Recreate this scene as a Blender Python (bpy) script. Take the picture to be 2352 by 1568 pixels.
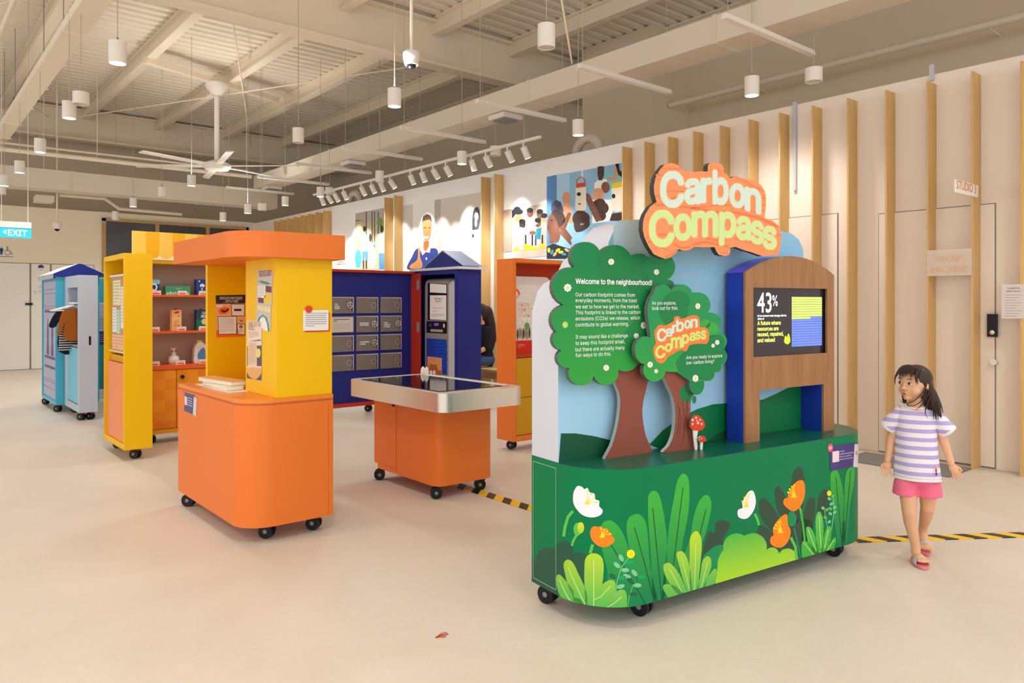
import bpy, bmesh, math, random
from mathutils import Vector, Matrix
from mathutils.geometry import tessellate_polygon
random.seed(4)
for o in list(bpy.data.objects): bpy.data.objects.remove(o)
SC = bpy.context.scene
COL = SC.collection

# ------------------------------------------------------------------ camera
F_PX, CX, HY, H = 1714.0, 1176.0, 698.0, 1.31       # focal length in px, centre column, horizon row, eye height
TH = math.radians(39.93)
RT = (math.cos(TH), -math.sin(TH)); FW = (math.sin(TH), math.cos(TH))
cam = bpy.data.cameras.new('camera'); camo = bpy.data.objects.new('camera', cam); COL.objects.link(camo)
camo.location = (0, 0, H); camo.rotation_euler = (math.radians(90), 0, -TH)
cam.sensor_width = 36; cam.lens = 36 * F_PX / 2352; cam.shift_y = -(784 - HY) / 2352; cam.clip_end = 200
SC.camera = camo
# ------------------------------------------------------------------ world + exposure
W = bpy.data.worlds.new('world'); SC.world = W; W.use_nodes = True
bg = W.node_tree.nodes['Background']; bg.inputs[0].default_value = (.95, .975, 1.0, 1); bg.inputs[1].default_value = 1.55
SC.view_settings.view_transform = 'Standard'; SC.view_settings.look = 'None'
SC.view_settings.exposure = 0.0; SC.view_settings.gamma = 1; SC.view_settings.use_curve_mapping = False
PEND_W, SPOT_W, UP_W = 19.0, 85.0, 75.0                        # strengths of pendants, track spots and the added upward fill
WARM = (1.0, .97, .94)

# ------------------------------------------------------------------ materials
def lin(c):
    if isinstance(c, str): c = [int(c[i:i+2], 16) for i in (0, 2, 4)]
    r = []
    for v in c:
        v = v / 255.0
        r.append(v / 12.92 if v <= .04045 else ((v + .055) / 1.055) ** 2.4)
    return (r[0], r[1], r[2], 1)
MATS = {}
def mat(name, c, rough=.5, metal=0, emit=None, es=1.0, spec=.3, bump=0, bscale=60, vary=0, vscale=3, trans=0, alpha=1, coat=0):
    if name in MATS: return MATS[name]
    m = bpy.data.materials.new(name); m.use_nodes = True; MATS[name] = m
    nt = m.node_tree; b = nt.nodes['Principled BSDF']
    b.inputs['Base Color'].default_value = lin(c); b.inputs['Roughness'].default_value = rough
    b.inputs['Metallic'].default_value = metal; b.inputs['Specular IOR Level'].default_value = spec
    b.inputs['Transmission Weight'].default_value = trans; b.inputs['Alpha'].default_value = alpha
    b.inputs['Coat Weight'].default_value = coat
    if emit:
        b.inputs['Emission Color'].default_value = lin(emit); b.inputs['Emission Strength'].default_value = es
    if bump or vary:
        tc = nt.nodes.new('ShaderNodeTexCoord')
    if bump:
        n = nt.nodes.new('ShaderNodeTexNoise'); n.inputs['Scale'].default_value = bscale
        bp = nt.nodes.new('ShaderNodeBump'); bp.inputs['Strength'].default_value = bump; bp.inputs['Distance'].default_value = .01
        nt.links.new(tc.outputs['Object'], n.inputs['Vector']); nt.links.new(n.outputs['Fac'], bp.inputs['Height']); nt.links.new(bp.outputs[0], b.inputs['Normal'])
    if vary:
        n = nt.nodes.new('ShaderNodeTexNoise'); n.inputs['Scale'].default_value = vscale; n.inputs['Detail'].default_value = 4
        mx = nt.nodes.new('ShaderNodeMix'); mx.data_type = 'RGBA'
        l = lin(c); mx.inputs[6].default_value = tuple(v * (1 - vary) for v in l[:3]) + (1,); mx.inputs[7].default_value = tuple(min(1, v * (1 + vary)) for v in l[:3]) + (1,)
        nt.links.new(tc.outputs['Object'], n.inputs['Vector']); nt.links.new(n.outputs['Fac'], mx.inputs[0]); nt.links.new(mx.outputs[2], b.inputs['Base Color'])
    return m
def print_mat(name, c0, c1, q0, q1, rough=.5):
    """printed two-tone artwork, fading from c0 at height q0 to c1 at height q1"""
    if name in MATS: return MATS[name]
    m = mat(name, c0, rough); nt = m.node_tree; b = nt.nodes['Principled BSDF']
    tc = nt.nodes.new('ShaderNodeTexCoord'); sx = nt.nodes.new('ShaderNodeSeparateXYZ'); mr = nt.nodes.new('ShaderNodeMapRange'); mx = nt.nodes.new('ShaderNodeMix'); mx.data_type = 'RGBA'
    mr.inputs[1].default_value = q0; mr.inputs[2].default_value = q1
    mx.inputs[6].default_value = lin(c0); mx.inputs[7].default_value = lin(c1)
    nt.links.new(tc.outputs['Object'], sx.inputs[0]); nt.links.new(sx.outputs[2], mr.inputs[0]); nt.links.new(mr.outputs[0], mx.inputs[0]); nt.links.new(mx.outputs[2], b.inputs['Base Color'])
    return m
def wood_mat(name, c0, c1, scale=(14, 14, .8), rough=.5, n=3):
    if name in MATS: return MATS[name]
    m = mat(name, c0, rough); nt = m.node_tree; b = nt.nodes['Principled BSDF']
    tc = nt.nodes.new('ShaderNodeTexCoord'); mp = nt.nodes.new('ShaderNodeMapping'); mp.inputs['Scale'].default_value = scale
    no = nt.nodes.new('ShaderNodeTexNoise'); no.inputs['Scale'].default_value = n; no.inputs['Detail'].default_value = 6; no.inputs['Roughness'].default_value = .65
    cr = nt.nodes.new('ShaderNodeValToRGB'); cr.color_ramp.elements[0].position = .3; cr.color_ramp.elements[1].position = .7
    cr.color_ramp.elements[0].color = lin(c0); cr.color_ramp.elements[1].color = lin(c1)
    for a, c in ((tc.outputs['Object'], mp.inputs[0]), (mp.outputs[0], no.inputs['Vector']), (no.outputs['Fac'], cr.inputs[0]), (cr.outputs[0], b.inputs['Base Color'])): nt.links.new(a, c)
    return m
def band_mat(name, cA, cB, period, phase, axis=2, duty=.5, vec=None, rough=.7):
    if name in MATS: return MATS[name]
    m = mat(name, cA, rough); nt = m.node_tree; b = nt.nodes['Principled BSDF']
    tc = nt.nodes.new('ShaderNodeTexCoord'); d = nt.nodes.new('ShaderNodeVectorMath'); d.operation = 'DOT_PRODUCT'
    v = vec or [1 if i == axis else 0 for i in range(3)]
    d.inputs[1].default_value = [c / period for c in v]
    ad = nt.nodes.new('ShaderNodeMath'); ad.operation = 'ADD'; ad.inputs[1].default_value = 100 - phase / period + duty / 2
    fr = nt.nodes.new('ShaderNodeMath'); fr.operation = 'FRACT'; lt = nt.nodes.new('ShaderNodeMath'); lt.operation = 'LESS_THAN'; lt.inputs[1].default_value = duty
    mx = nt.nodes.new('ShaderNodeMix'); mx.data_type = 'RGBA'; mx.inputs[6].default_value = lin(cB); mx.inputs[7].default_value = lin(cA)
    for a, c in ((tc.outputs['Object'], d.inputs[0]), (d.outputs['Value'], ad.inputs[0]), (ad.outputs[0], fr.inputs[0]), (fr.outputs[0], lt.inputs[0]), (lt.outputs[0], mx.inputs[0]), (mx.outputs[2], b.inputs['Base Color'])): nt.links.new(a, c)
    return m
def floor_mat():
    m = mat('polished_concrete', 'c9b79f', .42); nt = m.node_tree; b = nt.nodes['Principled BSDF']; L = nt.links.new
    tc = nt.nodes.new('ShaderNodeTexCoord')
    n1 = nt.nodes.new('ShaderNodeTexNoise'); n1.inputs['Scale'].default_value = .7; n1.inputs['Detail'].default_value = 8; n1.inputs['Roughness'].default_value = .6; n1.inputs['Distortion'].default_value = .6
    cr = nt.nodes.new('ShaderNodeValToRGB'); cr.color_ramp.elements[0].position = .32; cr.color_ramp.elements[1].position = .72
    cr.color_ramp.elements[0].color = lin('cfc4b6'); cr.color_ramp.elements[1].color = lin('ddd3c7')
    L(tc.outputs['Object'], n1.inputs['Vector']); L(n1.outputs['Fac'], cr.inputs[0])
    # pale hairline scuffs: narrow band of a stretched noise
    mp = nt.nodes.new('ShaderNodeMapping'); mp.inputs['Scale'].default_value = (.5, 1.6, 1); mp.inputs['Rotation'].default_value = (0, 0, .5)
    n2 = nt.nodes.new('ShaderNodeTexNoise'); n2.inputs['Scale'].default_value = 1.1; n2.inputs['Detail'].default_value = 1.5
    L(tc.outputs['Object'], mp.inputs[0]); L(mp.outputs[0], n2.inputs['Vector'])
    c2 = nt.nodes.new('ShaderNodeValToRGB'); e = c2.color_ramp.elements; e[0].position = .497; e[0].color = (0, 0, 0, 1); e[1].position = .5; e[1].color = (1, 1, 1, 1)
    e2 = e.new(.503); e2.color = (0, 0, 0, 1)
    L(n2.outputs['Fac'], c2.inputs[0])
    mx = nt.nodes.new('ShaderNodeMix'); mx.data_type = 'RGBA'; mx.inputs[7].default_value = lin('e8dfd5')
    mu = nt.nodes.new('ShaderNodeMath'); mu.operation = 'MULTIPLY'; mu.inputs[1].default_value = .12
    L(c2.outputs[0], mu.inputs[0]); L(mu.outputs[0], mx.inputs[0]); L(cr.outputs[0], mx.inputs[6])
    n3 = nt.nodes.new('ShaderNodeTexNoise'); n3.inputs['Scale'].default_value = 70; n3.inputs['Detail'].default_value = 3
    L(tc.outputs['Object'], n3.inputs['Vector'])
    m3 = nt.nodes.new('ShaderNodeMix'); m3.data_type = 'RGBA'; m3.blend_type = 'OVERLAY'; m3.inputs[0].default_value = .12
    L(mx.outputs[2], m3.inputs[6]); L(n3.outputs['Color'], m3.inputs[7]); L(m3.outputs[2], b.inputs['Base Color'])
    mr = nt.nodes.new('ShaderNodeMapRange'); mr.inputs[3].default_value = .3; mr.inputs[4].default_value = .5; L(n1.outputs['Fac'], mr.inputs[0]); L(mr.outputs[0], b.inputs['Roughness'])
    return m
def checker_mat():
    m = mat('checked_orange_veneer', 'e88a12', .5); nt = m.node_tree; b = nt.nodes['Principled BSDF']
    tc = nt.nodes.new('ShaderNodeTexCoord'); sx = nt.nodes.new('ShaderNodeSeparateXYZ'); cb = nt.nodes.new('ShaderNodeCombineXYZ')
    wn = nt.nodes.new('ShaderNodeTexWhiteNoise'); fl = nt.nodes.new('ShaderNodeVectorMath'); fl.operation = 'SNAP'; fl.inputs[1].default_value = (.1, .1, .1)
    cr = nt.nodes.new('ShaderNodeValToRGB'); cr.color_ramp.elements[0].color = lin('e07a10'); cr.color_ramp.elements[1].color = lin('ee9a18')
    for a, c in ((tc.outputs['Object'], sx.inputs[0]), (sx.outputs[0], cb.inputs[0]), (sx.outputs[2], cb.inputs[2]), (cb.outputs[0], fl.inputs[0]), (fl.outputs[0], wn.inputs['Vector']), (wn.outputs['Value'], cr.inputs[0]), (cr.outputs[0], b.inputs['Base Color'])): nt.links.new(a, c)
    return m

WHITE = mat('white_paint', 'e9e4dc', .55); OFFW = mat('white_laminate', 'cdd0da', .5)
BLACK = mat('black_plastic', '17171a', .4); DARK = mat('charcoal_print', '3b4a3c', .5)
CHROME = mat('chrome', 'd8d8d8', .2, 1); STEEL = mat('brushed_steel', 'e6e1da', .33, .75); GREY = mat('grey_plastic', '8b8986', .5)
PAPER = mat('white_paper', 'f0ecea', .7); INK = mat('dark_ink', '3a3638', .7); MIDINK = mat('grey_ink', 'a9a3a3', .7)
TXT = mat('white_lettering', 'f4f4ee', .6)
YEL = mat('yellow_laminate', 'f4c000', .42); ORG = mat('orange_laminate', 'ea7a30', .42); ORGD = mat('deep_orange_laminate', 'e2601e', .42)
SALM = mat('salmon_laminate', 'f3935c', .4); RED = mat('red_laminate', 'b8351e', .45); NAVY = mat('navy_laminate', '20277c', .42)
BLUE = mat('royal_blue_laminate', '1c3aa8', .4); PLY = wood_mat('birch_plywood', 'cda566', 'dbb77c', (18, 18, 1.2), .5)
CEIL = mat('painted_steel', 'f4e6d0', .6); CEILD = mat('painted_steel_deck', 'f1e6d4', .65)

# ------------------------------------------------------------------ mesh builder
def arc(cx, cy, r, a0, a1, n=8):
    return [(cx + r * math.cos(math.radians(a0 + (a1 - a0) * i / n)), cy + r * math.sin(math.radians(a0 + (a1 - a0) * i / n))) for i in range(n + 1)]
def rrect(x0, x1, y0, y1, r, n=6, which=(1, 1, 1, 1)):
    p = []
    for (cx, cy, a, k, px, py) in ((x1 - r, y0 + r, -90, which[0], x1, y0), (x1 - r, y1 - r, 0, which[1], x1, y1), (x0 + r, y1 - r, 90, which[2], x0, y1), (x0 + r, y0 + r, 180, which[3], x0, y0)):
        p += arc(cx, cy, r, a, a + 90, n) if k else [(px, py)]
    return p
def ell(cx, cy, rx, ry, n=24, rot=0):
    c, s = math.cos(math.radians(rot)), math.sin(math.radians(rot)); o = []
    for i in range(n):
        x, y = rx * math.cos(2 * math.pi * i / n), ry * math.sin(2 * math.pi * i / n)
        o.append((cx + x * c - y * s, cy + x * s + y * c))
    return o
def scallop(cusps, n=8):
    """closed outline of outward arcs between cusps; third value = arc height / chord"""
    area = 0; k = len(cusps)
    for i in range(k):
        a, b = cusps[i], cusps[(i + 1) % k]; area += a[0] * b[1] - b[0] * a[1]
    sg = 1 if area > 0 else -1; out = []
    for i in range(k):
        a, b = cusps[i], cusps[(i + 1) % k]; h = a[2] if len(a) > 2 else 0
        out.append((a[0], a[1]))
        if abs(h) < .02: continue
        dx, dy = b[0] - a[0], b[1] - a[1]; c = math.hypot(dx, dy); s = abs(h) * c
        R = (c * c / 4 + s * s) / (2 * s); nx, ny = dy / c * sg, -dx / c * sg
        if h < 0: nx, ny = -nx, -ny
        mx, my = (a[0] + b[0]) / 2, (a[1] + b[1]) / 2; ccx, ccy = mx - nx * (R - s), my - ny * (R - s)
        a0 = math.atan2(a[1] - ccy, a[0] - ccx); a1 = math.atan2(b[1] - ccy, b[0] - ccx); am = math.atan2(ny, nx)
        def un(x, r):
            while x - r > math.pi: x -= 2 * math.pi
            while x - r < -math.pi: x += 2 * math.pi
            return x
        a0 = un(a0, am); a1 = un(a1, am)
        for j in range(1, n): t = a0 + (a1 - a0) * j / n; out.append((ccx + R * math.cos(t), ccy + R * math.sin(t)))
    return out
def smooth(pts, n=4):
    out = []; k = len(pts)
    for i in range(k):
        p0, p1, p2, p3 = pts[i - 1], pts[i], pts[(i + 1) % k], pts[(i + 2) % k]
        for j in range(n):
            t = j / n
            out.append(tuple(.5 * ((2 * p1[d]) + (p2[d] - p0[d]) * t + (2 * p0[d] - 5 * p1[d] + 4 * p2[d] - p3[d]) * t * t + (3 * p1[d] - p0[d] - 3 * p2[d] + p3[d]) * t ** 3) for d in (0, 1)))
    return out
def stroke(pts, w, w1=None):
    w1 = w if w1 is None else w1; L, R = [], []
    for i, p in enumerate(pts):
        a = pts[max(0, i - 1)]; b = pts[min(len(pts) - 1, i + 1)]; dx, dy = b[0] - a[0], b[1] - a[1]; l = math.hypot(dx, dy) or 1
        ww = (w + (w1 - w) * i / max(1, len(pts) - 1)) / 2
        L.append((p[0] - dy / l * ww, p[1] + dx / l * ww)); R.append((p[0] + dy / l * ww, p[1] - dx / l * ww))
    return L + R[::-1]

class MB:
    def __init__(s): s.v = []; s.f = []; s.m = []; s.sm = []; s.mats = []
    def mi(s, m):
        if m not in s.mats: s.mats.append(m)
        return s.mats.index(m)
    def add(s, vs, fs, m, sm=False):
        n = len(s.v); s.v += [tuple(v) for v in vs]; k = s.mi(m)
        for f in fs: s.f.append(tuple(i + n for i in f)); s.m.append(k); s.sm.append(sm)
        return s
    def box(s, x0, x1, y0, y1, z0, z1, m):
        x0, x1 = sorted((x0, x1)); y0, y1 = sorted((y0, y1)); z0, z1 = sorted((z0, z1))
        v = [(x, y, z) for z in (z0, z1) for y in (y0, y1) for x in (x0, x1)]
        return s.add(v, [(0, 2, 3, 1), (4, 5, 7, 6), (0, 1, 5, 4), (2, 6, 7, 3), (0, 4, 6, 2), (1, 3, 7, 5)], m)
    def prism(s, pts, plane, c0, c1, m, side=None, sm=False):
        P = {'z': lambda a, b, c: (a, b, c), 'y': lambda a, b, c: (a, c, b), 'x': lambda a, b, c: (c, a, b)}[plane]
        pts = [p for i, p in enumerate(pts) if math.hypot(p[0] - pts[i - 1][0], p[1] - pts[i - 1][1]) > 1e-6]
        n = len(pts); tri = tessellate_polygon([[Vector((p[0], p[1], 0)) for p in pts]])
        for c in (c0, c1): s.add([P(p[0], p[1], c) for p in pts], [tuple(t) for t in tri], m)
        vs = [P(p[0], p[1], c0) for p in pts] + [P(p[0], p[1], c1) for p in pts]
        return s.add(vs, [(i, (i + 1) % n, (i + 1) % n + n, i + n) for i in range(n)], side or m, sm or n > 12)
    def tube(s, pts, r, m, n=8, r1=None, cap=True):
        pts = [Vector(p) for p in pts]; k = len(pts); vs = []; pu = None
        for i, p in enumerate(pts):
            d = (pts[min(k - 1, i + 1)] - pts[max(0, i - 1)]).normalized()
            u = d.cross(Vector((0, 0, 1)) if abs(d.z) < .95 else Vector((1, 0, 0))).normalized() if pu is None else (pu - d * pu.dot(d)).normalized(); pu = u; w = d.cross(u)
            rr = r[i] if isinstance(r, (list, tuple)) else (r if r1 is None else r + (r1 - r) * i / (k - 1))
            vs += [p + (u * math.cos(2 * math.pi * j / n) + w * math.sin(2 * math.pi * j / n)) * rr for j in range(n)]
        fs = [(i * n + j, i * n + (j + 1) % n, (i + 1) * n + (j + 1) % n, (i + 1) * n + j) for i in range(k - 1) for j in range(n)]
        s.add(vs, fs, m, True)
        if cap: s.add(vs[:n], [tuple(range(n))], m); s.add(vs[-n:], [tuple(range(n))[::-1]], m)
        return s
    def ellip(s, c, r, m, n=16, k=10, M=None):
        vs = []; fs = []
        for i in range(k + 1):
            t = math.pi * i / k
            for j in range(n):
                p = 2 * math.pi * j / n; v = Vector((r[0] * math.sin(t) * math.cos(p), r[1] * math.sin(t) * math.sin(p), r[2] * math.cos(t)))
                if M: v = M @ v
                vs.append(v + Vector(c))
        for i in range(k):
            for j in range(n): fs.append((i * n + j, (i + 1) * n + j, (i + 1) * n + (j + 1) % n, i * n + (j + 1) % n))
        return s.add(vs, fs, m, True)
    def lathe(s, prof, cx, cy, m, n=20):
        vs = [(cx + r * math.cos(2 * math.pi * j / n), cy + r * math.sin(2 * math.pi * j / n), z) for r, z in prof for j in range(n)]
        fs = [(i * n + j, i * n + (j + 1) % n, (i + 1) * n + (j + 1) % n, (i + 1) * n + j) for i in range(len(prof) - 1) for j in range(n)]
        return s.add(vs, fs, m, True)
    def art(s, S, pts, m, layer=1, px=True):
        """flat printed shape on surface S; pts in photo pixels (px) or in the surface's own metres"""
        q = [S.at(*p) for p in pts] if px else list(pts)
        q = [p for i, p in enumerate(q) if math.hypot(p[0] - q[i - 1][0], p[1] - q[i - 1][1]) > 1e-6]
        if len(q) < 3: return s
        tri = tessellate_polygon([[Vector((p[0], p[1], 0)) for p in q]])
        return s.art_tris(S, q, tri, m, layer)
    def art_tris(s, S, q, tri, m, layer=1):
        off = .0003 + .00014 * layer
        if not getattr(S, 'cuts', None):
            return s.add([S.P(p[0], p[1], off + (p[2] if len(p) > 2 else 0)) for p in q], [tuple(t) for t in tri], m)
        bm = bmesh.new(); vv = [bm.verts.new((p[0], p[1], p[2] if len(p) > 2 else 0)) for p in q]
        for t in tri:
            try: bm.faces.new([vv[i] for i in t])
            except ValueError: pass
        lo, hi = min(p[0] for p in q), max(p[0] for p in q)
        for c in S.cuts:
            if lo < c < hi: bmesh.ops.bisect_plane(bm, geom=bm.verts[:] + bm.edges[:] + bm.faces[:], plane_co=(c, 0, 0), plane_no=(1, 0, 0))
        for co, no in (((0, S.q0, 0), (0, -1, 0)), ((0, S.q1, 0), (0, 1, 0)), ((S.p0, 0, 0), (-1, 0, 0)), ((S.p1, 0, 0), (1, 0, 0))):
            bmesh.ops.bisect_plane(bm, geom=bm.verts[:] + bm.edges[:] + bm.faces[:], plane_co=co, plane_no=no, clear_outer=True)
        bm.verts.index_update()
        s.add([S.P(v.co.x, v.co.y, off + v.co.z) for v in bm.verts], [tuple(v.index for v in f.verts) for f in bm.faces], m)
        bm.free(); return s
    def text(s, S, body, p0, p1, q, m, bold=0, layer=2, px=False, aspect=1.0, shear=0, sp=1.0, height=None):
        """one line of lettering from p0 to p1 (surface metres) with its baseline at q"""
        V, T, bb = glyphs(body, bold, sp); k = (p1 - p0) / (bb[1] - bb[0]); kz = k * aspect if height is None else height / (bb[3] - min(bb[2], 0) if False else bb[3])
        pts = [((v[0] - bb[0]) * k + p0, v[1] * kz + q + ((v[0] - bb[0]) * k) * shear, v[2]) for v in V]
        return s.art_tris(S, pts, T, m, layer)
    def textpx(s, S, body, A, B, m, bold=0, layer=2, aspect=1.0, sp=1.0, level=True):
        """line of lettering whose baseline runs between two photo pixels"""
        a = S.at(*A); b = S.at(*B)
        return s.text(S, body, a[0], b[0], a[1], m, bold, layer, aspect=aspect, sp=sp, shear=0 if level else (b[1] - a[1]) / (b[0] - a[0]))
    def glyphbox(s, S, ch, x0, y0, x1, y1, shear, m, bold=0, layer=2):
        """one letter fitted to a pixel box, with its baseline falling by shear"""
        V, T, bb = glyphs(ch, bold); w, h = x1 - x0, (y1 - y0) - abs(shear) * (x1 - x0)
        pts = []
        for v in V:
            fx = (v[0] - bb[0]) / (bb[1] - bb[0]); fy = (v[1] - bb[2]) / (bb[3] - bb[2])
            X = x0 + fx * w; Y = y0 + (1 - fy) * h + (shear * w * fx if shear > 0 else -shear * w * (1 - fx)); pts.append(S.at(X, Y) + (v[2],))
        return s.art_tris(S, pts, T, m, layer)
    def build(s, name, parent=None, label=None, bevel=0, loc=None, merge=True):
        me = bpy.data.meshes.new(name); me.from_pydata(s.v, [], s.f)
        for m in s.mats: me.materials.append(m)
        me.polygons.foreach_set('material_index', s.m); me.polygons.foreach_set('use_smooth', s.sm)
        bm = bmesh.new(); bm.from_mesh(me)
        if merge: bmesh.ops.remove_doubles(bm, verts=bm.verts, dist=1e-5)
        bmesh.ops.recalc_face_normals(bm, faces=bm.faces)
        bm.to_mesh(me); bm.free()
        me.set_sharp_from_angle(angle=math.radians(40))
        o = bpy.data.objects.new(name, me); COL.objects.link(o)
        if parent: o.parent = parent
        if loc: o.location = loc
        if label: o['label'] = label
        if bevel:
            b = o.modifiers.new('bevel', 'BEVEL'); b.width = bevel; b.segments = 2; b.limit_method = 'ANGLE'; b.angle_limit = math.radians(50)
        return o
GL = {}
try:    # Blender's own bundled interface typeface; the built-in one if it is missing
    import os
    FONT = bpy.data.fonts.load(os.path.join(bpy.utils.resource_path('LOCAL'), 'datafiles', 'fonts', 'Inter.woff2'))
except Exception: FONT = None
def glyphs(body, bold=0, sp=1.0):
    key = (body, bold, sp)
    if key in GL: return GL[key]
    c = bpy.data.curves.new('t', 'FONT'); c.body = body; c.space_character = sp; c.resolution_u = 3; c.size = 1
    if FONT and body not in ('GROUP', 'MACHINE', 'STUDIO 3', '43', 'CLASSROOM', 'USAGE POLICY', '01'): c.font = FONT
    o = bpy.data.objects.new('t', c); COL.objects.link(o); bpy.context.view_layer.update()
    dg = bpy.context.evaluated_depsgraph_get(); me = bpy.data.meshes.new_from_object(o.evaluated_get(dg))
    V = [(v.co.x, v.co.y, 0.0) for v in me.vertices]; T = [tuple(p.vertices) for p in me.polygons]
    par = list(range(len(V)))                                   # separate outline islands sit a hair apart
    def fnd(i):
        while par[i] != i: par[i] = par[par[i]]; i = par[i]
        return i
    for t in T:
        for q in t[1:]: par[fnd(q)] = fnd(t[0])
    isl = {}; V = [(v[0], v[1], (isl.setdefault(fnd(i), len(isl)) % 5) * 7e-6) for i, v in enumerate(V)]
    # heavier weights: the strokes widened by overlapping copies of the outline
    w_ = max(bold, .007); k_ = 8 if w_ > .015 else 4; n_ = len(V); V0, T0 = V, T; V = list(V0); T = list(T0)
    for j in range(k_):
        a_ = 2 * math.pi * (j + .5) / k_; V += [(v[0] + w_ * math.cos(a_), v[1] + w_ * math.sin(a_), v[2] + (j + 1) * 4e-5) for v in V0]; T += [tuple(i + n_ * (j + 1) for i in t) for t in T0]
    bb = (min(v[0] for v in V), max(v[0] for v in V), min(v[1] for v in V), max(v[1] for v in V))
    bpy.data.objects.remove(o); bpy.data.meshes.remove(me); bpy.data.curves.remove(c)
    GL[key] = (V, T, bb); return GL[key]

def tag(o, label, cat, group=None, kind=None):
    o['label'] = label; o['category'] = cat
    if group: o['group'] = group
    if kind: o['kind'] = kind
    return o
def struct(o): o['kind'] = 'structure'; return o
ORD = 'first second third fourth fifth sixth seventh eighth ninth tenth eleventh twelfth thirteenth fourteenth fifteenth sixteenth seventeenth eighteenth nineteenth twentieth twenty-first twenty-second'.split()

# ------------------------------------------------------------------ places: a frame stands on the floor; surfaces map photo measurements onto real planes
class Frame:
    def __init__(s, ox, oy, yaw=0, oz=0): s.o = (ox, oy, oz); s.yaw = yaw; s.c, s.s = math.cos(yaw), math.sin(yaw)
    def ray(s, px, py):
        t = (px - CX) / F_PX; wx, wy = RT[0] * t + FW[0], RT[1] * t + FW[1]
        return (wx * s.c + wy * s.s, -wx * s.s + wy * s.c, (HY - py) / F_PX)
    def cam(s):
        x, y = -s.o[0], -s.o[1]; return (x * s.c + y * s.s, -x * s.s + y * s.c, H - s.o[2])
    def hit(s, px, py, axis, val):
        d, c = s.ray(px, py), s.cam(); t = (val - c[axis]) / d[axis]; return tuple(c[i] + d[i] * t for i in range(3))
    def root(s, name, label, cat, group=None):
        o = bpy.data.objects.new(name, None); COL.objects.link(o); o.empty_display_size = .1
        o.location = s.o; o.rotation_euler = (0, 0, s.yaw); return tag(o, label, cat, group)
    def depth(s, x, y):
        wx = s.o[0] + x * s.c - y * s.s; wy = s.o[1] + x * s.s + y * s.c
        return wx * FW[0] + wy * FW[1], wx * RT[0] + wy * RT[1]
class PY:
    def __init__(s, fr, y): s.fr, s.y = fr, y
    def at(s, px, py): h = s.fr.hit(px, py, 1, s.y); return (h[0], h[2])
    def P(s, p, q, off=0): return (p, s.y - off, q)
class PX:
    def __init__(s, fr, x): s.fr, s.x = fr, x
    def at(s, px, py): h = s.fr.hit(px, py, 0, s.x); return (-h[1], h[2])
    def P(s, p, q, off=0): return (s.x - off, -p, q)
class PZ:
    def __init__(s, fr, z): s.fr, s.z = fr, z
    def at(s, px, py): h = s.fr.hit(px, py, 2, s.z); return (h[0], h[1])
    def P(s, p, q, off=0): return (p, q, s.z + off)
class Wrap:
    """vertical wall following a plan polyline"""
    def __init__(s, fr, line, q0, q1):
        s.fr, s.q0, s.q1 = fr, q0, q1; s.L = [(p[0], p[1], 0.0) for p in line]; t = 0; L = []
        for i, p in enumerate(line):
            if i: t += math.hypot(p[0] - line[i-1][0], p[1] - line[i-1][1])
            L.append((p[0], p[1], t))
        s.L = L; s.p0, s.p1 = .0005, t - .0005; s.cuts = [p[2] for p in L[1:-1]]
        s.prj = []
        for p in L: Y, X = fr.depth(p[0], p[1]); s.prj.append((CX + F_PX * X / Y, Y))
    def at(s, px, py):
        best = None
        for i in range(len(s.L) - 1):
            a, b = s.prj[i][0], s.prj[i+1][0]
            if a < b and a - 1e-6 <= px <= b + 1e-6:
                ax, ay, _ = s.L[i]; bx, by, _ = s.L[i+1]; d, c = s.fr.ray(px, py), s.fr.cam()
                ex, ey = bx - ax, by - ay; den = d[0] * ey - d[1] * ex
                t = ((ax - c[0]) * ey - (ay - c[1]) * ex) / den
                X, Yv = c[0] + d[0] * t, c[1] + d[1] * t; f = math.hypot(X - ax, Yv - ay)
                if best is None or t < best[0]: best = (t, s.L[i][2] + f, c[2] + d[2] * t)
        if best is None:
            k = min(range(len(s.prj)), key=lambda i: abs(s.prj[i][0] - px)); return (s.L[k][2] + (px - s.prj[k][0]) * .0015, H - (py - HY) / F_PX * s.prj[k][1])
        return (best[1], best[2])
    def P(s, p, q, off=0):
        L = s.L; i = 0
        while i < len(L) - 2 and L[i+1][2] < p: i += 1
        a, b = L[i], L[i+1]; l = b[2] - a[2]; t = (p - a[2]) / l; dx, dy = (b[0] - a[0]) / l, (b[1] - a[1]) / l
        return (a[0] + (b[0] - a[0]) * t + dy * off, a[1] + (b[1] - a[1]) * t - dx * off, q)
class Sub:
    """surface addressed in an enlarged crop of the photo"""
    def __init__(s, S, k, x, y): s.S, s.k, s.x, s.y = S, k, x, y; s.cuts = getattr(S, 'cuts', None); 
    def __getattr__(s, n): return getattr(s.S, n)
    def at(s, a, b): return s.S.at(s.x + a / s.k, s.y + b / s.k)
    def P(s, *a): return s.S.P(*a)

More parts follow.
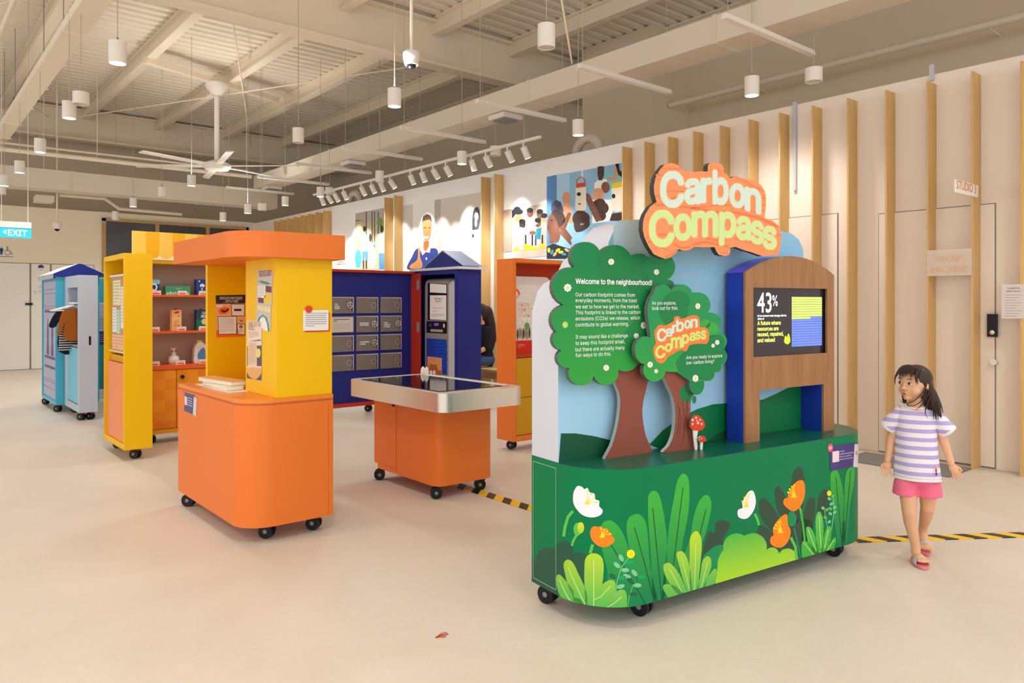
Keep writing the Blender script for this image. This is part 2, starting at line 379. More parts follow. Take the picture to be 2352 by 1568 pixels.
# ------------------------------------------------------------------ room shell
WA, WB, WH = 6.75, 17.7, 3.24                       # right partition at x=WA, back partition at y=WB, partition height
R0 = Frame(0, 0)
b = MB(); b.box(-7.5, 11, -5, 20, -.1, 0, floor_mat()); struct(b.build('floor'))
wallm = mat('warm_white_wall', 'f2e4d6', .6, vary=.02, vscale=2)
b = MB(); b.box(WA, WA + .14, -3, 5.84, 0, WH, wallm); b.box(WA, WA + .14, 5.84, 13.6, 0, WH, mat('gallery_white_wall', 'f3f0ee', .6)); b.box(WA, WA + .14, 13.6, WB, 0, WH, wallm); struct(b.build('wall_right'))
b = MB(); b.box(-7.5, WA + .14, WB, WB + .14, 0, WH + .02, mat('cream_wall', 'efe2c8', .6, vary=.02)); struct(b.build('wall_back'))
upm = mat('upper_wall_paint', 'ead9bf', .7, vary=.02)
b = MB(); b.box(9.9, 10.05, -3, 19.6, 0, 5.6, upm); b.box(9.0, 9.9, 7.4, 8.9, 0, 5.6, upm); struct(b.build('wall_outer'))
b = MB(); b.box(-7.5, 9.9, 19.5, 19.6, 0, 5.6, upm); struct(b.build('wall_far'))
# corrugated roof deck: ribs run left-right
b = MB(); prof = []; y = -3.2
while y < 19.5: prof += [(y, 5.60), (y + .11, 5.60), (y + .14, 5.65), (y + .19, 5.65)]; y += .22
n = len(prof); vs = [(-7.5, p[0], p[1]) for p in prof] + [(10.1, p[0], p[1]) for p in prof]
b.add(vs, [(i, i + 1, i + 1 + n, i + n) for i in range(n - 1)], CEILD); struct(b.build('ceiling'))
k = 0
for yb in (9.39, 18.6, -1.0):
    k += 1; b = MB(); b.box(-7.4, 9.85, yb - .012, yb + .012, 4.92, 5.55, CEIL); b.box(-7.4, 9.85, yb - .13, yb + .13, 4.88, 4.92, CEIL); b.box(-7.4, 9.85, yb - .13, yb + .13, 5.52, 5.56, CEIL)
    struct(b.build('trim_%d' % k))
for i in range(-6, 5):
    k += 1; a = 3.32 + 1.5 * i
    b = MB(); b.box(a - .008, a + .008, -3, 19.4, 5.35, 5.6, CEIL); b.box(a - .07, a + .07, -3, 19.4, 5.34, 5.36, CEIL); b.box(a - .07, a + .07, -3, 19.4, 5.57, 5.6, CEIL)
    struct(b.build('trim_%d' % k))

# wall window (back partition), doors
BK = PY(R0, WB); wfm = wood_mat('window_frame_wood', 'b08e5c', 'c29d68', (2, 2, 2)); gl = mat('dark_window_glass', '45454a', .12, spec=.6, vary=.12, vscale=1.3)
p0 = BK.at(240, 501); xs = [BK.at(v, 520)[0] for v in (240, 360, 476, 566, 600)]; zt = p0[1]; x1 = WA - .15; xs[-1] = x1
b = MB(); b.box(xs[0] - .05, x1, WB - .05, WB - .001, zt - .06, zt, wfm); b.box(xs[0] - .05, xs[0] + .02, WB - .05, WB - .001, .02, zt, wfm); b.box(x1 - .06, x1, WB - .05, WB - .001, .02, zt, wfm)
for v in xs[1:-1]: b.box(v - .04, v + .04, WB - .05, WB - .001, .02, zt - .06, wfm)
b.box(xs[0], x1, WB - .045, WB - .001, 1.75, 1.82, wfm); b.box(xs[0] - .05, x1, WB - .05, WB - .001, .02, .1, wfm)
w1 = struct(b.build('window_1')); w1['label'] = 'long wood framed window with dark panes in the back wall'
b = MB(); b.box(xs[0] + .02, x1 - .06, WB - .02, WB - .002, .1, zt - .06, gl); b.build('glass', w1)
gap = mat('shadow_gap', '94887a', .8); dmat = mat('white_door', 'efe8e0', .5)
def back_door(n, px0, px1, pytop, hl=None):
    x0, x1 = BK.at(px0, pytop)[0], BK.at(px1, pytop)[0]; z = 2.13
    b = MB(); b.box(x0, x1, WB - .012, WB - .001, .004, z, gap); d = struct(b.build('door_%d' % n)); d['label'] = hl
    b = MB(); b.box(x0 + .012, x1 - .012, WB - .02, WB - .006, .01, z - .012, dmat); b.build('door_leaf', d); return d, x0, x1
d1, x0, x1 = back_door(1, -110, 69, 594, 'tall white flush door at the left edge, in the back wall')
b = MB(); q = BK.at(70, 698); b.box(q[0] - .09, q[0] + .03, WB - .05, WB - .02, q[1] - .02, q[1] + .02, BLACK); b.build('handle', d1)
d2, _, _ = back_door(2, 70, 116, 596, 'narrow white service panel door with a round dark badge')
b = MB(); S2 = PY(R0, WB - .021); b.art(S2, ell(94, 614, 7, 6.5), mat('badge_purple', '4a4660', .5), 1); b.art(S2, [(87, 615), (101, 615), (98, 620), (90, 620)], mat('badge_white', 'e0dde0', .5), 2)
for i, (u, v) in enumerate(((81, 671), (92, 659), (100, 658), (92, 669), (100, 668))): b.art(S2, ell(u, v, 3, 3.5), MIDINK, 1); b.art(S2, ell(u, v, 2, 2.5), dmat, 2)
b.build('pictogram_stickers', d2)
d3, _, _ = back_door(3, 117, 216, 598, 'wide white flush door behind the blue roofed wardrobe stand')
# toilet pictograms above the doors
S2 = PY(R0, WB - .002); b = MB(); pc = mat('navy_vinyl', '2d3a7c', .5); Z = Sub(S2, 4.6125, 0, 500)
b.art(Z, ell(14, 312, 6, 6), pc); b.art(Z, [(0, 322), (32, 322), (36, 352), (28, 352), (26, 390), (16, 390), (15, 362), (12, 390), (3, 390), (2, 352), (-4, 352)], pc)
b.art(Z, ell(78, 313, 8, 7), pc); b.art(Z, stroke([(76, 322), (78, 352), (108, 352), (122, 384), (138, 378)], 7), pc); b.art(Z, stroke([(78, 336), (102, 336)], 5), pc)
b.art(Z, stroke([(72, 338), (56, 350), (50, 370), (62, 388), (84, 394), (104, 386), (110, 370)], 5), pc); b.art(Z, [(0, 408), (140, 408), (140, 413), (0, 413)], pc)
tag(b.build('toilet_pictogram'), 'navy person and wheelchair pictograms on the cream back wall', 'sign')

# ------------------------------------------------------------------ right wall: fins, doors, signs, photographs
AF = 6.58
def fin_b(px):
    r = (px - CX) / F_PX; return ((.7668 - .6419 * r) * AF) / (.6419 + .7668 * r)
fpx = [2345, 2233, 2130, 2035, 1949, 1867, 1791, 1721, 1657, 1596, 1540, 1487, 1436, 1135, 1105, 905, 883]
fy = [fin_b(p) for p in fpx] + [13.65 + .35 * i for i in range(8)]
fy = [1.857 + .333 * i for i in range(13)] + fy[13:]
grp = 'wooden fins standing along the right wall'
proto = MB().box(AF, WA - .001, -.008, .008, 0, 3.15, PLY).build('wooden_fin')
for i, y in enumerate(fy):
    o = proto if i == 0 else proto.copy()
    if i: COL.objects.link(o)
    o.location = (0, y, .0)
    if i < 13: lab = 'light plywood fin on the right wall, %s from the right edge' % ORD[i]
    elif i < 17: lab = ['plywood fin on the gallery wall right of a pair, beside the crowd photo', 'plywood fin on the gallery wall left of a pair, behind the navy cabinet', 'right fin of the pair between the two lit gallery photos', 'left fin of the pair between the two lit gallery photos'][i - 13]
    else: lab = 'far plywood fin at the gallery wall end, %s from the right there' % ORD[i - 17]
    tag(o, lab, 'wall fin', grp)
RWL = PX(R0, WA)
def wall_strip(mb, S, px0, px1, y0, y1, m, d=.004): mb.box(S.x - d, S.x - .0005, -px0, -px1, y0, y1, m)
def rdoor(n, pxa, pxb, pyt, label, leaf='dd'):
    a = RWL.at(pxa, pyt)[0]; c = RWL.at(pxb, pyt)[0]; z = RWL.at((pxa + pxb) / 2, pyt)[1]
    b = MB(); wall_strip(b, RWL, a, c, 0.0, z, gap, .004); d = struct(b.build('door_%d' % n)); d['label'] = label
    b = MB(); wall_strip(b, RWL, a + .008, c - .008, .012, z - .008, wallm, .012); b.build('door_leaf', d); return d, a, c, z
d4, a, c, z = rdoor(4, 1690, 1926, 500, 'flush hidden door in the warm white wall, behind the green display')
d5, a, c, z = rdoor(5, 2018, 2288, 478, 'flush studio door in the right wall below the hanging studio sign')
b = MB(); q = RWL.at(2282, 747); b.box(WA - .035, WA - .012, -q[0] - .035, -q[0] + .035, q[1] - .09, q[1] + .09, BLACK); b.build('lock_plate', d5)
b = MB(); b.ellip((WA - .033, -q[0] - .0, q[1] - .055), (.008, .02, .02), STEEL); b.build('lock_ring', d5)
b = MB(); q = RWL.at(2286, 831); b.tube([(WA - .012, -q[0], q[1]), (WA - .05, -q[0], q[1])], .024, STEEL, 16); b.build('knob', d5)
for i, (px, pt, pb) in enumerate(((1828, 235, 438), (2142, 150, 186))):
    q = RWL.at(px, pt); q2 = RWL.at(px, pb); b = MB(); b.box(WA - .03, WA - .001, -q[0] - .015, -q[0] + .015, q2[1], q[1], mat('galvanised_conduit', 'c4c6cb', .4))
    tag(b.build('conduit'), ['thin grey conduit running down the right wall above the display', 'short grey conduit poking up above a fin by the studio door'][i], 'conduit')
# studio sign, mounted on a fin and facing the room
ys = fy[1] - .009; S = PY(R0, ys - .012); x0 = S.at(2195, 430)[0]; x1 = S.at(2247, 430)[0]; z0 = S.at(2195, 441)[1]; z1 = S.at(2195, 411)[1]
root = Frame(x0, ys, 0, z0).root('studio_sign', 'white hanging plate lettered STUDIO 3, fixed to a fin', 'sign')
b = MB(); b.box(0, x1 - x0, -.012, 0, 0, z1 - z0, mat('sign_white', 'f6efe2', .4)); b.build('plate', root, bevel=.002)
SS = PY(R0, -.0125); b = MB(); b.text(SS, 'STUDIO 3', .02, x1 - x0 - .05, (z1 - z0) * .3, mat('peach_lettering', 'e39468', .5), .012, aspect=1.0); b.build('lettering', root, merge=False)
for zz in (.02, z1 - z0 - .02): b = MB(); b.tube([(x1 - x0 - .015, -.012, zz), (x1 - x0 - .015, -.018, zz)], .006, STEEL, 10); b.build('screw', root)
# frosted pane between two fins
S = PX(R0, AF - .012); a0 = S.at(2133, 600)[0]; a1 = S.at(2242, 600)[0]; zt = S.at(2133, 575)[1]; zb = S.at(2133, 634)[1]
a0 = -fy[2]; a1 = -fy[1]
b = MB(); b.box(AF - .010, AF - .002, -a0, -a1, zb, zt, mat('frosted_acrylic', 'ecdccb', .5, alpha=.55)); pane = tag(b.build('wayfinding_pane'), 'frosted pane lettered GROUP MACHINE, spanning two fins of the studio door', 'sign')
b = MB(); w = a1 - a0; b.text(S, 'GROUP', a0 + w * .2, a1 - w * .2, zb + (zt - zb) * .56, mat('sand_lettering', 'e6b892', .5), .01, aspect=1.1); b.build('lettering', pane, merge=False); b = MB(); b.text(S, 'MACHINE', a0 + w * .1, a1 - w * .1, zb + (zt - zb) * .14, MATS['sand_lettering'], .01, aspect=1.15); b.build('lettering', pane, merge=False)
S = PX(R0, AF - .006); a0 = S.at(2300, 660)[0]; a1 = S.at(2356, 660)[0]; zt = S.at(2300, 653)[1]; zb = S.at(2300, 731)[1]; wn = a1 - a0
b = MB(); b.box(AF - .006, AF - .001, -a0, -a1, zb, zt, mat('pale_pink_paper', 'dccfca', .6))
b.text(S, 'CLASSROOM', a0 + wn * .25, a1 - wn * .25, zt - .035, INK, .01); b.text(S, 'USAGE POLICY', a0 + wn * .2, a1 - wn * .2, zt - .058, INK, .01)
for i in range(9): q = zt - .08 - .02 * i; b.art(S, [(a0 + wn * .15, q), (a1 - wn * (.15 + .1 * (i % 3)), q), (a1 - wn * (.15 + .1 * (i % 3)), q - .004), (a0 + wn * .15, q - .004)], MIDINK, px=False)
tag(b.build('policy_notice'), 'pale notice sheet fixed to the fin at the right edge of the photo', 'notice')

# gallery photographs: printed sheets on the wall, built from flat colour shapes
SK, SKD, SKL = mat('print_skin_brown', '7d5240', .6, vary=.45, vscale=9), mat('print_skin_dark', '4b3833', .6, vary=.5, vscale=9), mat('print_skin_light', 'd29a74', .6, vary=.3, vscale=9)
def sheet(name, lab, pts_px, base, fn):
    S = PX(R0, WA - .004); P = [S.at(*p) for p in pts_px]; a0, a1 = min(p[0] for p in P), max(p[0] for p in P); z0, z1 = P[2][1], P[0][1]
    b = MB(); b.box(WA - .004, WA - .0005, -a0, -a1, z0, z1, base); fn(b, S, (a0, a1, z0, z1))
    return tag(b.build(name), lab, 'photograph')
pblue, pblue2, pwh = mat('print_blue', '8dbbd8', .6, vary=.3, vscale=4), mat('print_deep_blue', '5a8fc0', .6, vary=.3, vscale=4), mat('print_white', 'f0eeea', .6, vary=.12, vscale=14)
pyel, pred, pblk = mat('print_yellow', 'edc62e', .6), mat('print_red', 'd8452f', .6), mat('print_black', '2a2a30', .6)
pgreen, pgrey, pteal, pnavy = mat('print_green', '6f9c58', .6), mat('print_grey', 'b5aca2', .6), mat('print_teal', '2f8fa3', .6), mat('print_navy', '2f3f86', .6)
def crowd(b, S, bb):
    Z = Sub(S, 6.534, 1140, 360); A = lambda pts, m, l=1: b.art(Z, pts, m, l)
    A([(757, 300), (905, 270), (905, 1520), (757, 1520)], pblue2, 1); A([(910, 270), (1100, 235), (1100, 900), (910, 900)], mat('print_sky', 'a8cfe6', .6), 1)
    A([(1280, 200), (1300, 198), (1300, 330), (1280, 330)], pwh, 2); A([(1560, 250), (1930, 190), (1930, 500), (1560, 500)], mat('print_aqua', '7fc2cc', .6), 1)
    A(ell(1055, 620, 62, 95), SKL, 3); A([(1000, 700), (1120, 720), (1150, 1000), (980, 1000)], SKL, 2)
    A([(820, 800), (830, 700), (900, 645), (970, 680), (1010, 800), (1000, 900), (880, 880)], mat('print_slate', '4d5468', .6), 4)
    A([(1520, 150), (1570, 138), (1620, 150), (1615, 280), (1590, 350), (1540, 355), (1520, 280)], SKD, 3); A([(1470, 400), (1540, 340), (1650, 330), (1700, 480), (1480, 520)], pwh, 2)
    A([(1650, 310), (1760, 320), (1780, 110), (1815, 110), (1810, 350), (1700, 375)], SKL, 4); A([(1790, 110), (1840, 100), (1850, 200), (1930, 270), (1930, 330), (1830, 270)], pblk, 4)
    A(ell(1640, 460, 65, 85), SK, 4); A(ell(1530, 570, 85, 105), SKL, 5); A([(1440, 640), (1760, 640), (1730, 960), (1440, 1000)], pwh, 3)
    A(scallop([(1460, 760, .3), (1500, 650, .3), (1640, 690, .3), (1640, 850, .3), (1560, 960, .1)]), SKD, 6); A([(1350, 540), (1400, 560), (1590, 950), (1500, 980), (1400, 780), (1350, 650)], SK, 7)
    A([(1195, 470), (1345, 450), (1350, 780), (1310, 810), (1200, 805), (1180, 780)], mat('print_cream', 'ece2cf', .6), 7); A([(1200, 400), (1340, 385), (1340, 445), (1200, 465)], pred, 8)
    A(stroke([(1205, 400), (1215, 340), (1270, 300), (1325, 335), (1335, 390)], 16), pred, 8); A(ell(1240, 560, 32, 28), pblk, 8); A([(1230, 700), (1270, 698), (1270, 715), (1230, 717)], pblk, 8)
    A(scallop([(770, 1000, .1), (830, 840, .3), (950, 830, .2), (990, 960, .2), (950, 1090, .1), (930, 1280, 0), (800, 1300, 0), (790, 1150, .1)]), SK, 5)
    A(scallop([(830, 840, .3), (960, 830, .3), (1000, 1000, .1), (940, 1060, 0), (900, 940, 0)]), SKD, 6); A(stroke([(800, 1105), (775, 1110)], 18), pred, 7); A(ell(830, 950, 16, 9), pblk, 7)
    A([(960, 1060), (1080, 830), (1130, 850), (1040, 1080), (1170, 1250), (1120, 1330), (960, 1160)], SK, 6)
    A(scallop([(1165, 1000, .2), (1190, 830, .2), (1340, 830, .2), (1400, 960, .2), (1350, 1080, .1), (1200, 1130, .1)]), SKD, 6); A(ell(1290, 1010, 26, 12), pwh, 7); A(ell(1295, 1010, 11, 11), pblk, 8)
    A([(1120, 1250), (1190, 1130), (1230, 1250), (1150, 1400)], pblue, 7); A([(757, 1350), (850, 1300), (1100, 1380), (1100, 1530), (757, 1530)], pblk, 6)
    for i in range(7): A(ell(790 + 45 * i, 1400 + 30 * (i % 3), 22, 40, 10, 20 * i), (pyel, pteal, SKL, pyel)[i % 4], 7)
    A([(1730, 470), (1930, 440), (1925, 800), (1800, 830), (1730, 800)], mat('print_cream', 'ece2cf'), 6); A(smooth([(1745, 400), (1900, 370), (1915, 420), (1880, 450), (1760, 470)]), pyel, 7); A(ell(1760, 590, 28, 35), pblk, 7)
    A([(1735, 850), (1900, 830), (1930, 900), (1930, 960), (1700, 960)], SKD, 7)
sheet('crowd_photograph', 'large blue photo of children holding up water containers, on the gallery wall', [(1256, 407), (1436, 375), (1436, 592)], pblue, crowd)
def relief(b, S, bb):
    Z = Sub(S, 6.534, 1140, 360); A = lambda pts, m, l=1: b.art(Z, pts, m, l)
    A([(240, 1300), (240, 860), (300, 840), (420, 1100), (330, 1260)], pwh, 1); A(ell(320, 900, 62, 90), SKL, 3); A(scallop([(245, 920, .3), (260, 790, .4), (370, 790, .3), (390, 850, .1), (290, 860, 0)]), pblk, 4)
    A([(300, 1040), (520, 1090), (520, 1180), (330, 1180)], pwh, 4); A(ell(545, 1140, 50, 28), SK, 5)
    for (x, y, m) in ((505, 840, SK), (655, 860, SK), (625, 990, SK), (720, 920, SKL), (390, 1010, SKD)): A(ell(x, y, 48, 68), m, 2); A(ell(x, y - 38, 48, 38), pblk, 3)
    A([(450, 930), (560, 900), (620, 1000), (480, 1100)], pwh, 3); A([(600, 1080), (680, 1060), (660, 1240), (590, 1230)], pteal, 5)
    for i in range(6): A([(430 + 50 * i, 1170), (452 + 50 * i, 1170), (452 + 50 * i, 1330), (430 + 50 * i, 1330)], (pnavy, pwh, pblk)[i % 3], 4)
    A([(250, 1390), (420, 1300), (620, 1360), (620, 1400), (250, 1412)], pyel, 5); A(ell(690, 1340, 50, 40), pyel, 6); A([(340, 1260), (410, 1260), (410, 1400), (340, 1400)], pwh, 6)
sheet('relief_photograph', 'small bright photo of a helper feeding children, left of the crowd photo', [(1177, 479), (1255, 465), (1255, 588)], mat('print_warm_grey', 'cbb9ab'), relief)
def walkers(b, S, bb):
    Z = Sub(S, 6.533, 770, 440); A = lambda pts, m, l=1: b.art(Z, pts, m, l)
    A([(305, 330), (735, 255), (735, 400), (305, 440)], pgrey, 1); A([(305, 430), (735, 420), (735, 1160), (305, 1160)], mat('print_khaki', 'b9b090', .6), 1)
    for x in (460, 548, 585, 640): A([(x, 300), (x + 12, 300), (x + 12, 760), (x, 760)], pblk, 2)
    A(ell(670, 460, 45, 70), pgreen, 3); A([(395, 650), (495, 640), (490, 900), (405, 900)], pblue, 4)
    for z in (690, 740, 800, 850): A([(405, z), (490, z), (490, z + 16), (405, z + 16)], pwh, 5)
    A(ell(440, 560, 24, 42), SKD, 5); A([(405, 900), (490, 900), (485, 1035), (455, 1035), (445, 960), (435, 1035), (410, 1035)], pblue2, 5); A([(412, 1035), (435, 1035), (432, 1160), (415, 1160)], SKD, 5); A([(455, 1035), (478, 1035), (476, 1160), (458, 1160)], SKD, 5)
    A([(640, 640), (735, 600), (735, 920), (650, 920)], pwh, 4); A(ell(700, 560, 24, 55), SKD, 5); A([(655, 925), (735, 925), (735, 1165), (660, 1165)], pblue2, 4)
    A(ell(345, 1010, 48, 140), mat('print_bag_blue', '4ba3dc', .6), 5); A(ell(555, 1000, 58, 150), mat('print_bag_pale', 'a9d4ef', .6), 5); A([(510, 770), (590, 770), (600, 900), (510, 900)], pwh, 6); A(ell(528, 690, 18, 60), SKD, 6); A(ell(600, 800, 18, 55), pblue, 6)
sheet('walkers_photograph', 'photo of people carrying blue sacks, lit on the far gallery wall', [(816.5, 490), (883, 479), (883, 618)], pgrey, walkers)
def boy(b, S, bb):
    Z = Sub(S, 6.533, 770, 440); A = lambda pts, m, l=1: b.art(Z, pts, m, l)
    A([(1000, 215), (1165, 188), (1165, 1160), (1000, 1160)], mat('print_pale_grey', 'd5d0ca', .6), 1); A([(1490, 128), (1585, 110), (1585, 1000), (1490, 1000)], mat('print_stone', 'b9b2aa', .6), 1)
    A([(1585, 110), (2180, 10), (2180, 420), (1585, 620)], mat('print_mist', 'd9cfc6', .6), 1)
    A(smooth([(1310, 480), (1325, 420), (1380, 400), (1440, 430), (1445, 560), (1425, 680), (1375, 750), (1330, 690)]), mat('print_face', 'c98952', .6), 4)
    A(smooth([(1310, 470), (1320, 380), (1380, 338), (1435, 370), (1446, 460), (1420, 420), (1360, 430), (1325, 440)]), mat('print_hair', '4a3a34', .6), 5)
    A(ell(1350, 540, 22, 7), mat('print_hair', ''), 5); A(ell(1415, 540, 18, 7), mat('print_hair', ''), 5); A(smooth([(1335, 665), (1370, 675), (1408, 662), (1385, 705), (1350, 700)]), pwh, 6)
    A([(1325, 740), (1410, 740), (1400, 870), (1360, 900), (1320, 860)], mat('print_neck', 'b06c38', .6), 3); A(smooth([(1080, 1160), (1150, 980), (1220, 860), (1330, 850), (1420, 850), (1530, 870), (1520, 1050), (1300, 1160)]), pnavy, 2)
    A([(1265, 850), (1300, 830), (1360, 905), (1310, 955)], pwh, 5); A([(1430, 850), (1400, 830), (1360, 905), (1420, 915)], pwh, 5); A(ell(1368, 1005, 12, 18), pwh, 5)
    A(smooth([(1245, 850), (1270, 860), (1275, 980), (1310, 1090), (1280, 1150), (1130, 1150), (1130, 1100), (1230, 1020)]), mat('print_face', ''), 6)
    A(smooth([(2060, 360), (2090, 250), (2140, 235), (2165, 300), (2180, 420), (2150, 560), (2120, 600), (2060, 580)]), mat('print_charcoal', '4d4d52', .6), 3); A(ell(2120, 370, 30, 60), pwh, 4)
    A(ell(2110, 470, 18, 60), pwh, 4); A([(2055, 580), (2180, 560), (2180, 620), (2055, 640)], pwh, 4); A([(2055, 640), (2080, 635), (2080, 690), (2055, 690)], pblk, 4)
sheet('boy_photograph', 'tall pale photo wall with a smiling boy in a navy polo shirt', [(924, 472), (1104, 441), (1104, 622)], mat('print_offwhite', 'f0ece6'), boy)
b = MB(); S = PX(R0, WA - .004); Z = S.at(1157, 500); a0, a1 = S.at(1155, 500)[0], S.at(1176, 500)[0]; b.box(WA - .006, WA - .0005, -a0, -a1, S.at(1165, 578)[1], S.at(1155, 483)[1], mat('print_taupe', 'a89788', .6)); tag(b.build('taupe_panel'), 'plain taupe wall panel beside the small relief photo', 'wall panel')
b = MB(); S = PX(R0, WA - .004)
for i, (u, v, w) in enumerate(((778, 602, 11), (774, 607, 20))): q = S.at(u, v); q1 = S.at(u + w, v); b.box(WA - .003, WA - .0005, -q[0], -q1[0], q[1] - .008, q[1] + .008, MIDINK)
tag(b.build('wall_caption'), 'small grey caption lines printed on the gallery wall', 'caption')

# ------------------------------------------------------------------ casters shared by every stand
def make_caster_meshes():
    f = MB(); f.box(-.026, .026, -.026, .026, .082, .09, mat('caster_plate', '2b2b2e', .4, .6)); f.lathe([(.0, .083), (.018, .083), (.018, .066), (.0, .066)], 0, 0, mat('caster_red', 'b02a1e', .4))
    f.prism([(-.008, .07), (.03, .066), (.042, .04), (.03, .028), (.012, .03)], 'y', -.007, .007, BLACK); f.box(.03, .062, -.012, .012, .044, .054, BLACK)
    a = f.build('caster', bevel=0)
    w = MB(); w.tube([(.022, -.028, .04), (.022, -.008, .04)], .04, BLACK, 20); w.tube([(.022, .028, .04), (.022, .008, .04)], .04, BLACK, 20)
    w.tube([(.022, -.03, .04), (.022, -.028, .04)], .012, GREY, 12); w.tube([(.022, .03, .04), (.022, .028, .04)], .012, GREY, 12)
    c = w.build('wheel'); ms = (a.data, c.data); bpy.data.objects.remove(a); bpy.data.objects.remove(c); return ms
CM = make_caster_meshes()
def caster(root, x, y, rot=0, s=1):
    o = bpy.data.objects.new('caster', CM[0]); w = bpy.data.objects.new('wheel', CM[1]); COL.objects.link(o); COL.objects.link(w)
    o.parent = root; o.location = (x, y, 0); o.rotation_euler = (0, 0, rot); w.parent = o

# ------------------------------------------------------------------ green neighbourhood display
yawG = -math.radians(6.93); u0, v0 = 2.8, 2.47
G = Frame(u0 * .9934 + v0 * .1206, -u0 * .1206 + v0 * .9934, yawG)
gr = G.root('neighbourhood_display', 'green garden display stand with cut-out trees and a Carbon Compass sign', 'display stand')
GZ0, GZ1 = .09, .645
XL, XR, YF, YB, RR = -.94, .965, -.225, .235, .265
line = [(XL, YB), (XL, YF + RR)] + arc(XL + RR, YF + RR, RR, 180, 270, 14)[1:] + [(XR - RR, YF)] + arc(XR - RR, YF + RR, RR, 270, 360, 14)[1:] + [(XR, YB)]
base_g = mat('plinth_green', '007848', .45, spec=.18)
SW = Wrap(G, line, GZ0 + .001, GZ1 - .001); Z = Sub(SW, 2.8, 1180, 880); Z.p0, Z.p1, Z.q0, Z.q1 = SW.p0, SW.p1, SW.q0, SW.q1
b = MB(); b.prism(line, 'z', GZ0, GZ1 - .002, base_g, sm=True)
lime = print_mat('print_lime_leaf', '5cb84e', 'bcd92c', .1, .33); leafg = print_mat('print_big_leaf', '048049', '3cae3a', .12, .5); leafd = mat('print_deep_leaf', '078a50', .5)
dk = mat('print_dark_foliage', '2f4a38', .5); bush = print_mat('print_bush', 'a5d52c', '3fb142', .1, .3); vein = mat('print_dark_vein', '12401f', .5); pale = mat('print_pale_vein', 'c7e58a', .5)
wpet = mat('print_white_petal', 'f3eef4', .5); opet = mat('print_orange_petal', 'fb8414', .5); opet2 = mat('print_deep_orange_petal', 'f0661a', .5); yst = mat('print_yellow_stamen', 'f5df1c', .5); sprig = mat('print_sprig', '7cc79a', .5); stemc = mat('print_stem', '5cbf4a', .5)
A = lambda pts, m, l=1, s=True: b.art(Z, smooth(pts, 3) if s else pts, m, l)
# charcoal bushes behind
b.art(Z, scallop([(60, 1420, 0), (60, 1165, .25), (148, 1150, .35), (258, 1065, .5), (385, 1090, .25), (500, 1170, .2), (560, 1420, 0)]), mat('print_bush_dark', '26543f', .5), 1)  # dark grey-green printed bush
A([(1205, 1130), (1250, 960), (1290, 965), (1300, 900), (1340, 877), (1385, 895), (1388, 930), (1350, 990), (1340, 1040), (1290, 1045), (1240, 1090)], dk)
for p in ([(1785, 640), (1800, 570), (1830, 537), (1860, 560), (1870, 650), (1860, 800), (1820, 900), (1790, 760)], [(1575, 790), (1590, 740), (1625, 745), (1670, 800), (1710, 880), (1700, 960), (1640, 930), (1590, 860)],
          [(1678, 710), (1690, 665), (1715, 668), (1750, 740), (1780, 850), (1760, 900), (1700, 830)], [(1860, 870), (1890, 750), (1920, 735), (1940, 760), (1930, 900), (1900, 1020), (1850, 1090)],
          [(1955, 760), (1975, 700), (2010, 683), (2030, 720), (2020, 820), (1970, 920), (1950, 900)], [(1565, 960), (1590, 912), (1630, 930), (1700, 1000), (1720, 1060), (1690, 1095), (1620, 1060)],
          [(1740, 900), (1850, 870), (1920, 900), (1910, 1000), (1850, 1100), (1810, 1110), (1730, 1060), (1700, 960)]): A(p, dk)
# broad leaves
for p in ([(560, 940), (575, 895), (610, 880), (650, 895), (700, 960), (740, 1070), (790, 1240), (830, 1460), (640, 1460), (600, 1200), (570, 1080)],
          [(725, 930), (735, 870), (780, 840), (820, 850), (850, 900), (862, 980), (880, 1200), (930, 1440), (850, 1440), (760, 1150), (735, 1020)],
          [(862, 760), (870, 710), (900, 690), (930, 710), (955, 790), (975, 920), (985, 1050), (965, 1420), (900, 1420), (880, 1100), (865, 900)],
          [(1155, 860), (1190, 760), (1230, 718), (1262, 735), (1270, 800), (1250, 900), (1220, 1000), (1150, 1150), (1050, 1300), (1080, 1150), (1130, 1000)],
          [(1025, 760), (1045, 650), (1065, 600), (1090, 580), (1120, 605), (1130, 700), (1120, 850), (1090, 1000), (1060, 1200), (1010, 1420), (950, 1430), (985, 1050), (1000, 900)]): A(p, leafg, 2)
A([(1210, 1130), (1260, 1070), (1320, 1038), (1358, 1050), (1358, 1100), (1320, 1180), (1300, 1215), (1250, 1200)], leafd, 3); A([(1270, 1290), (1310, 1240), (1345, 1245), (1350, 1275), (1300, 1300)], leafd, 3)
for a_, c_ in (((775, 925), (905, 1410)), ((893, 800), (952, 1400)), ((1088, 668), (1025, 1180)), ((1235, 812), (1195, 980)), ((625, 1035), (850, 1430))): b.art(Z, stroke([a_, c_], 5), vein, 3)
# centre bush
b.art(Z, scallop([(1290, 1330, 0), (1310, 1180, .1), (1348, 1070, .35), (1483, 980, .35), (1625, 1072, .35), (1705, 1095, .35), (1822, 1110, 0), (1850, 1180, 0)]), bush, 4)
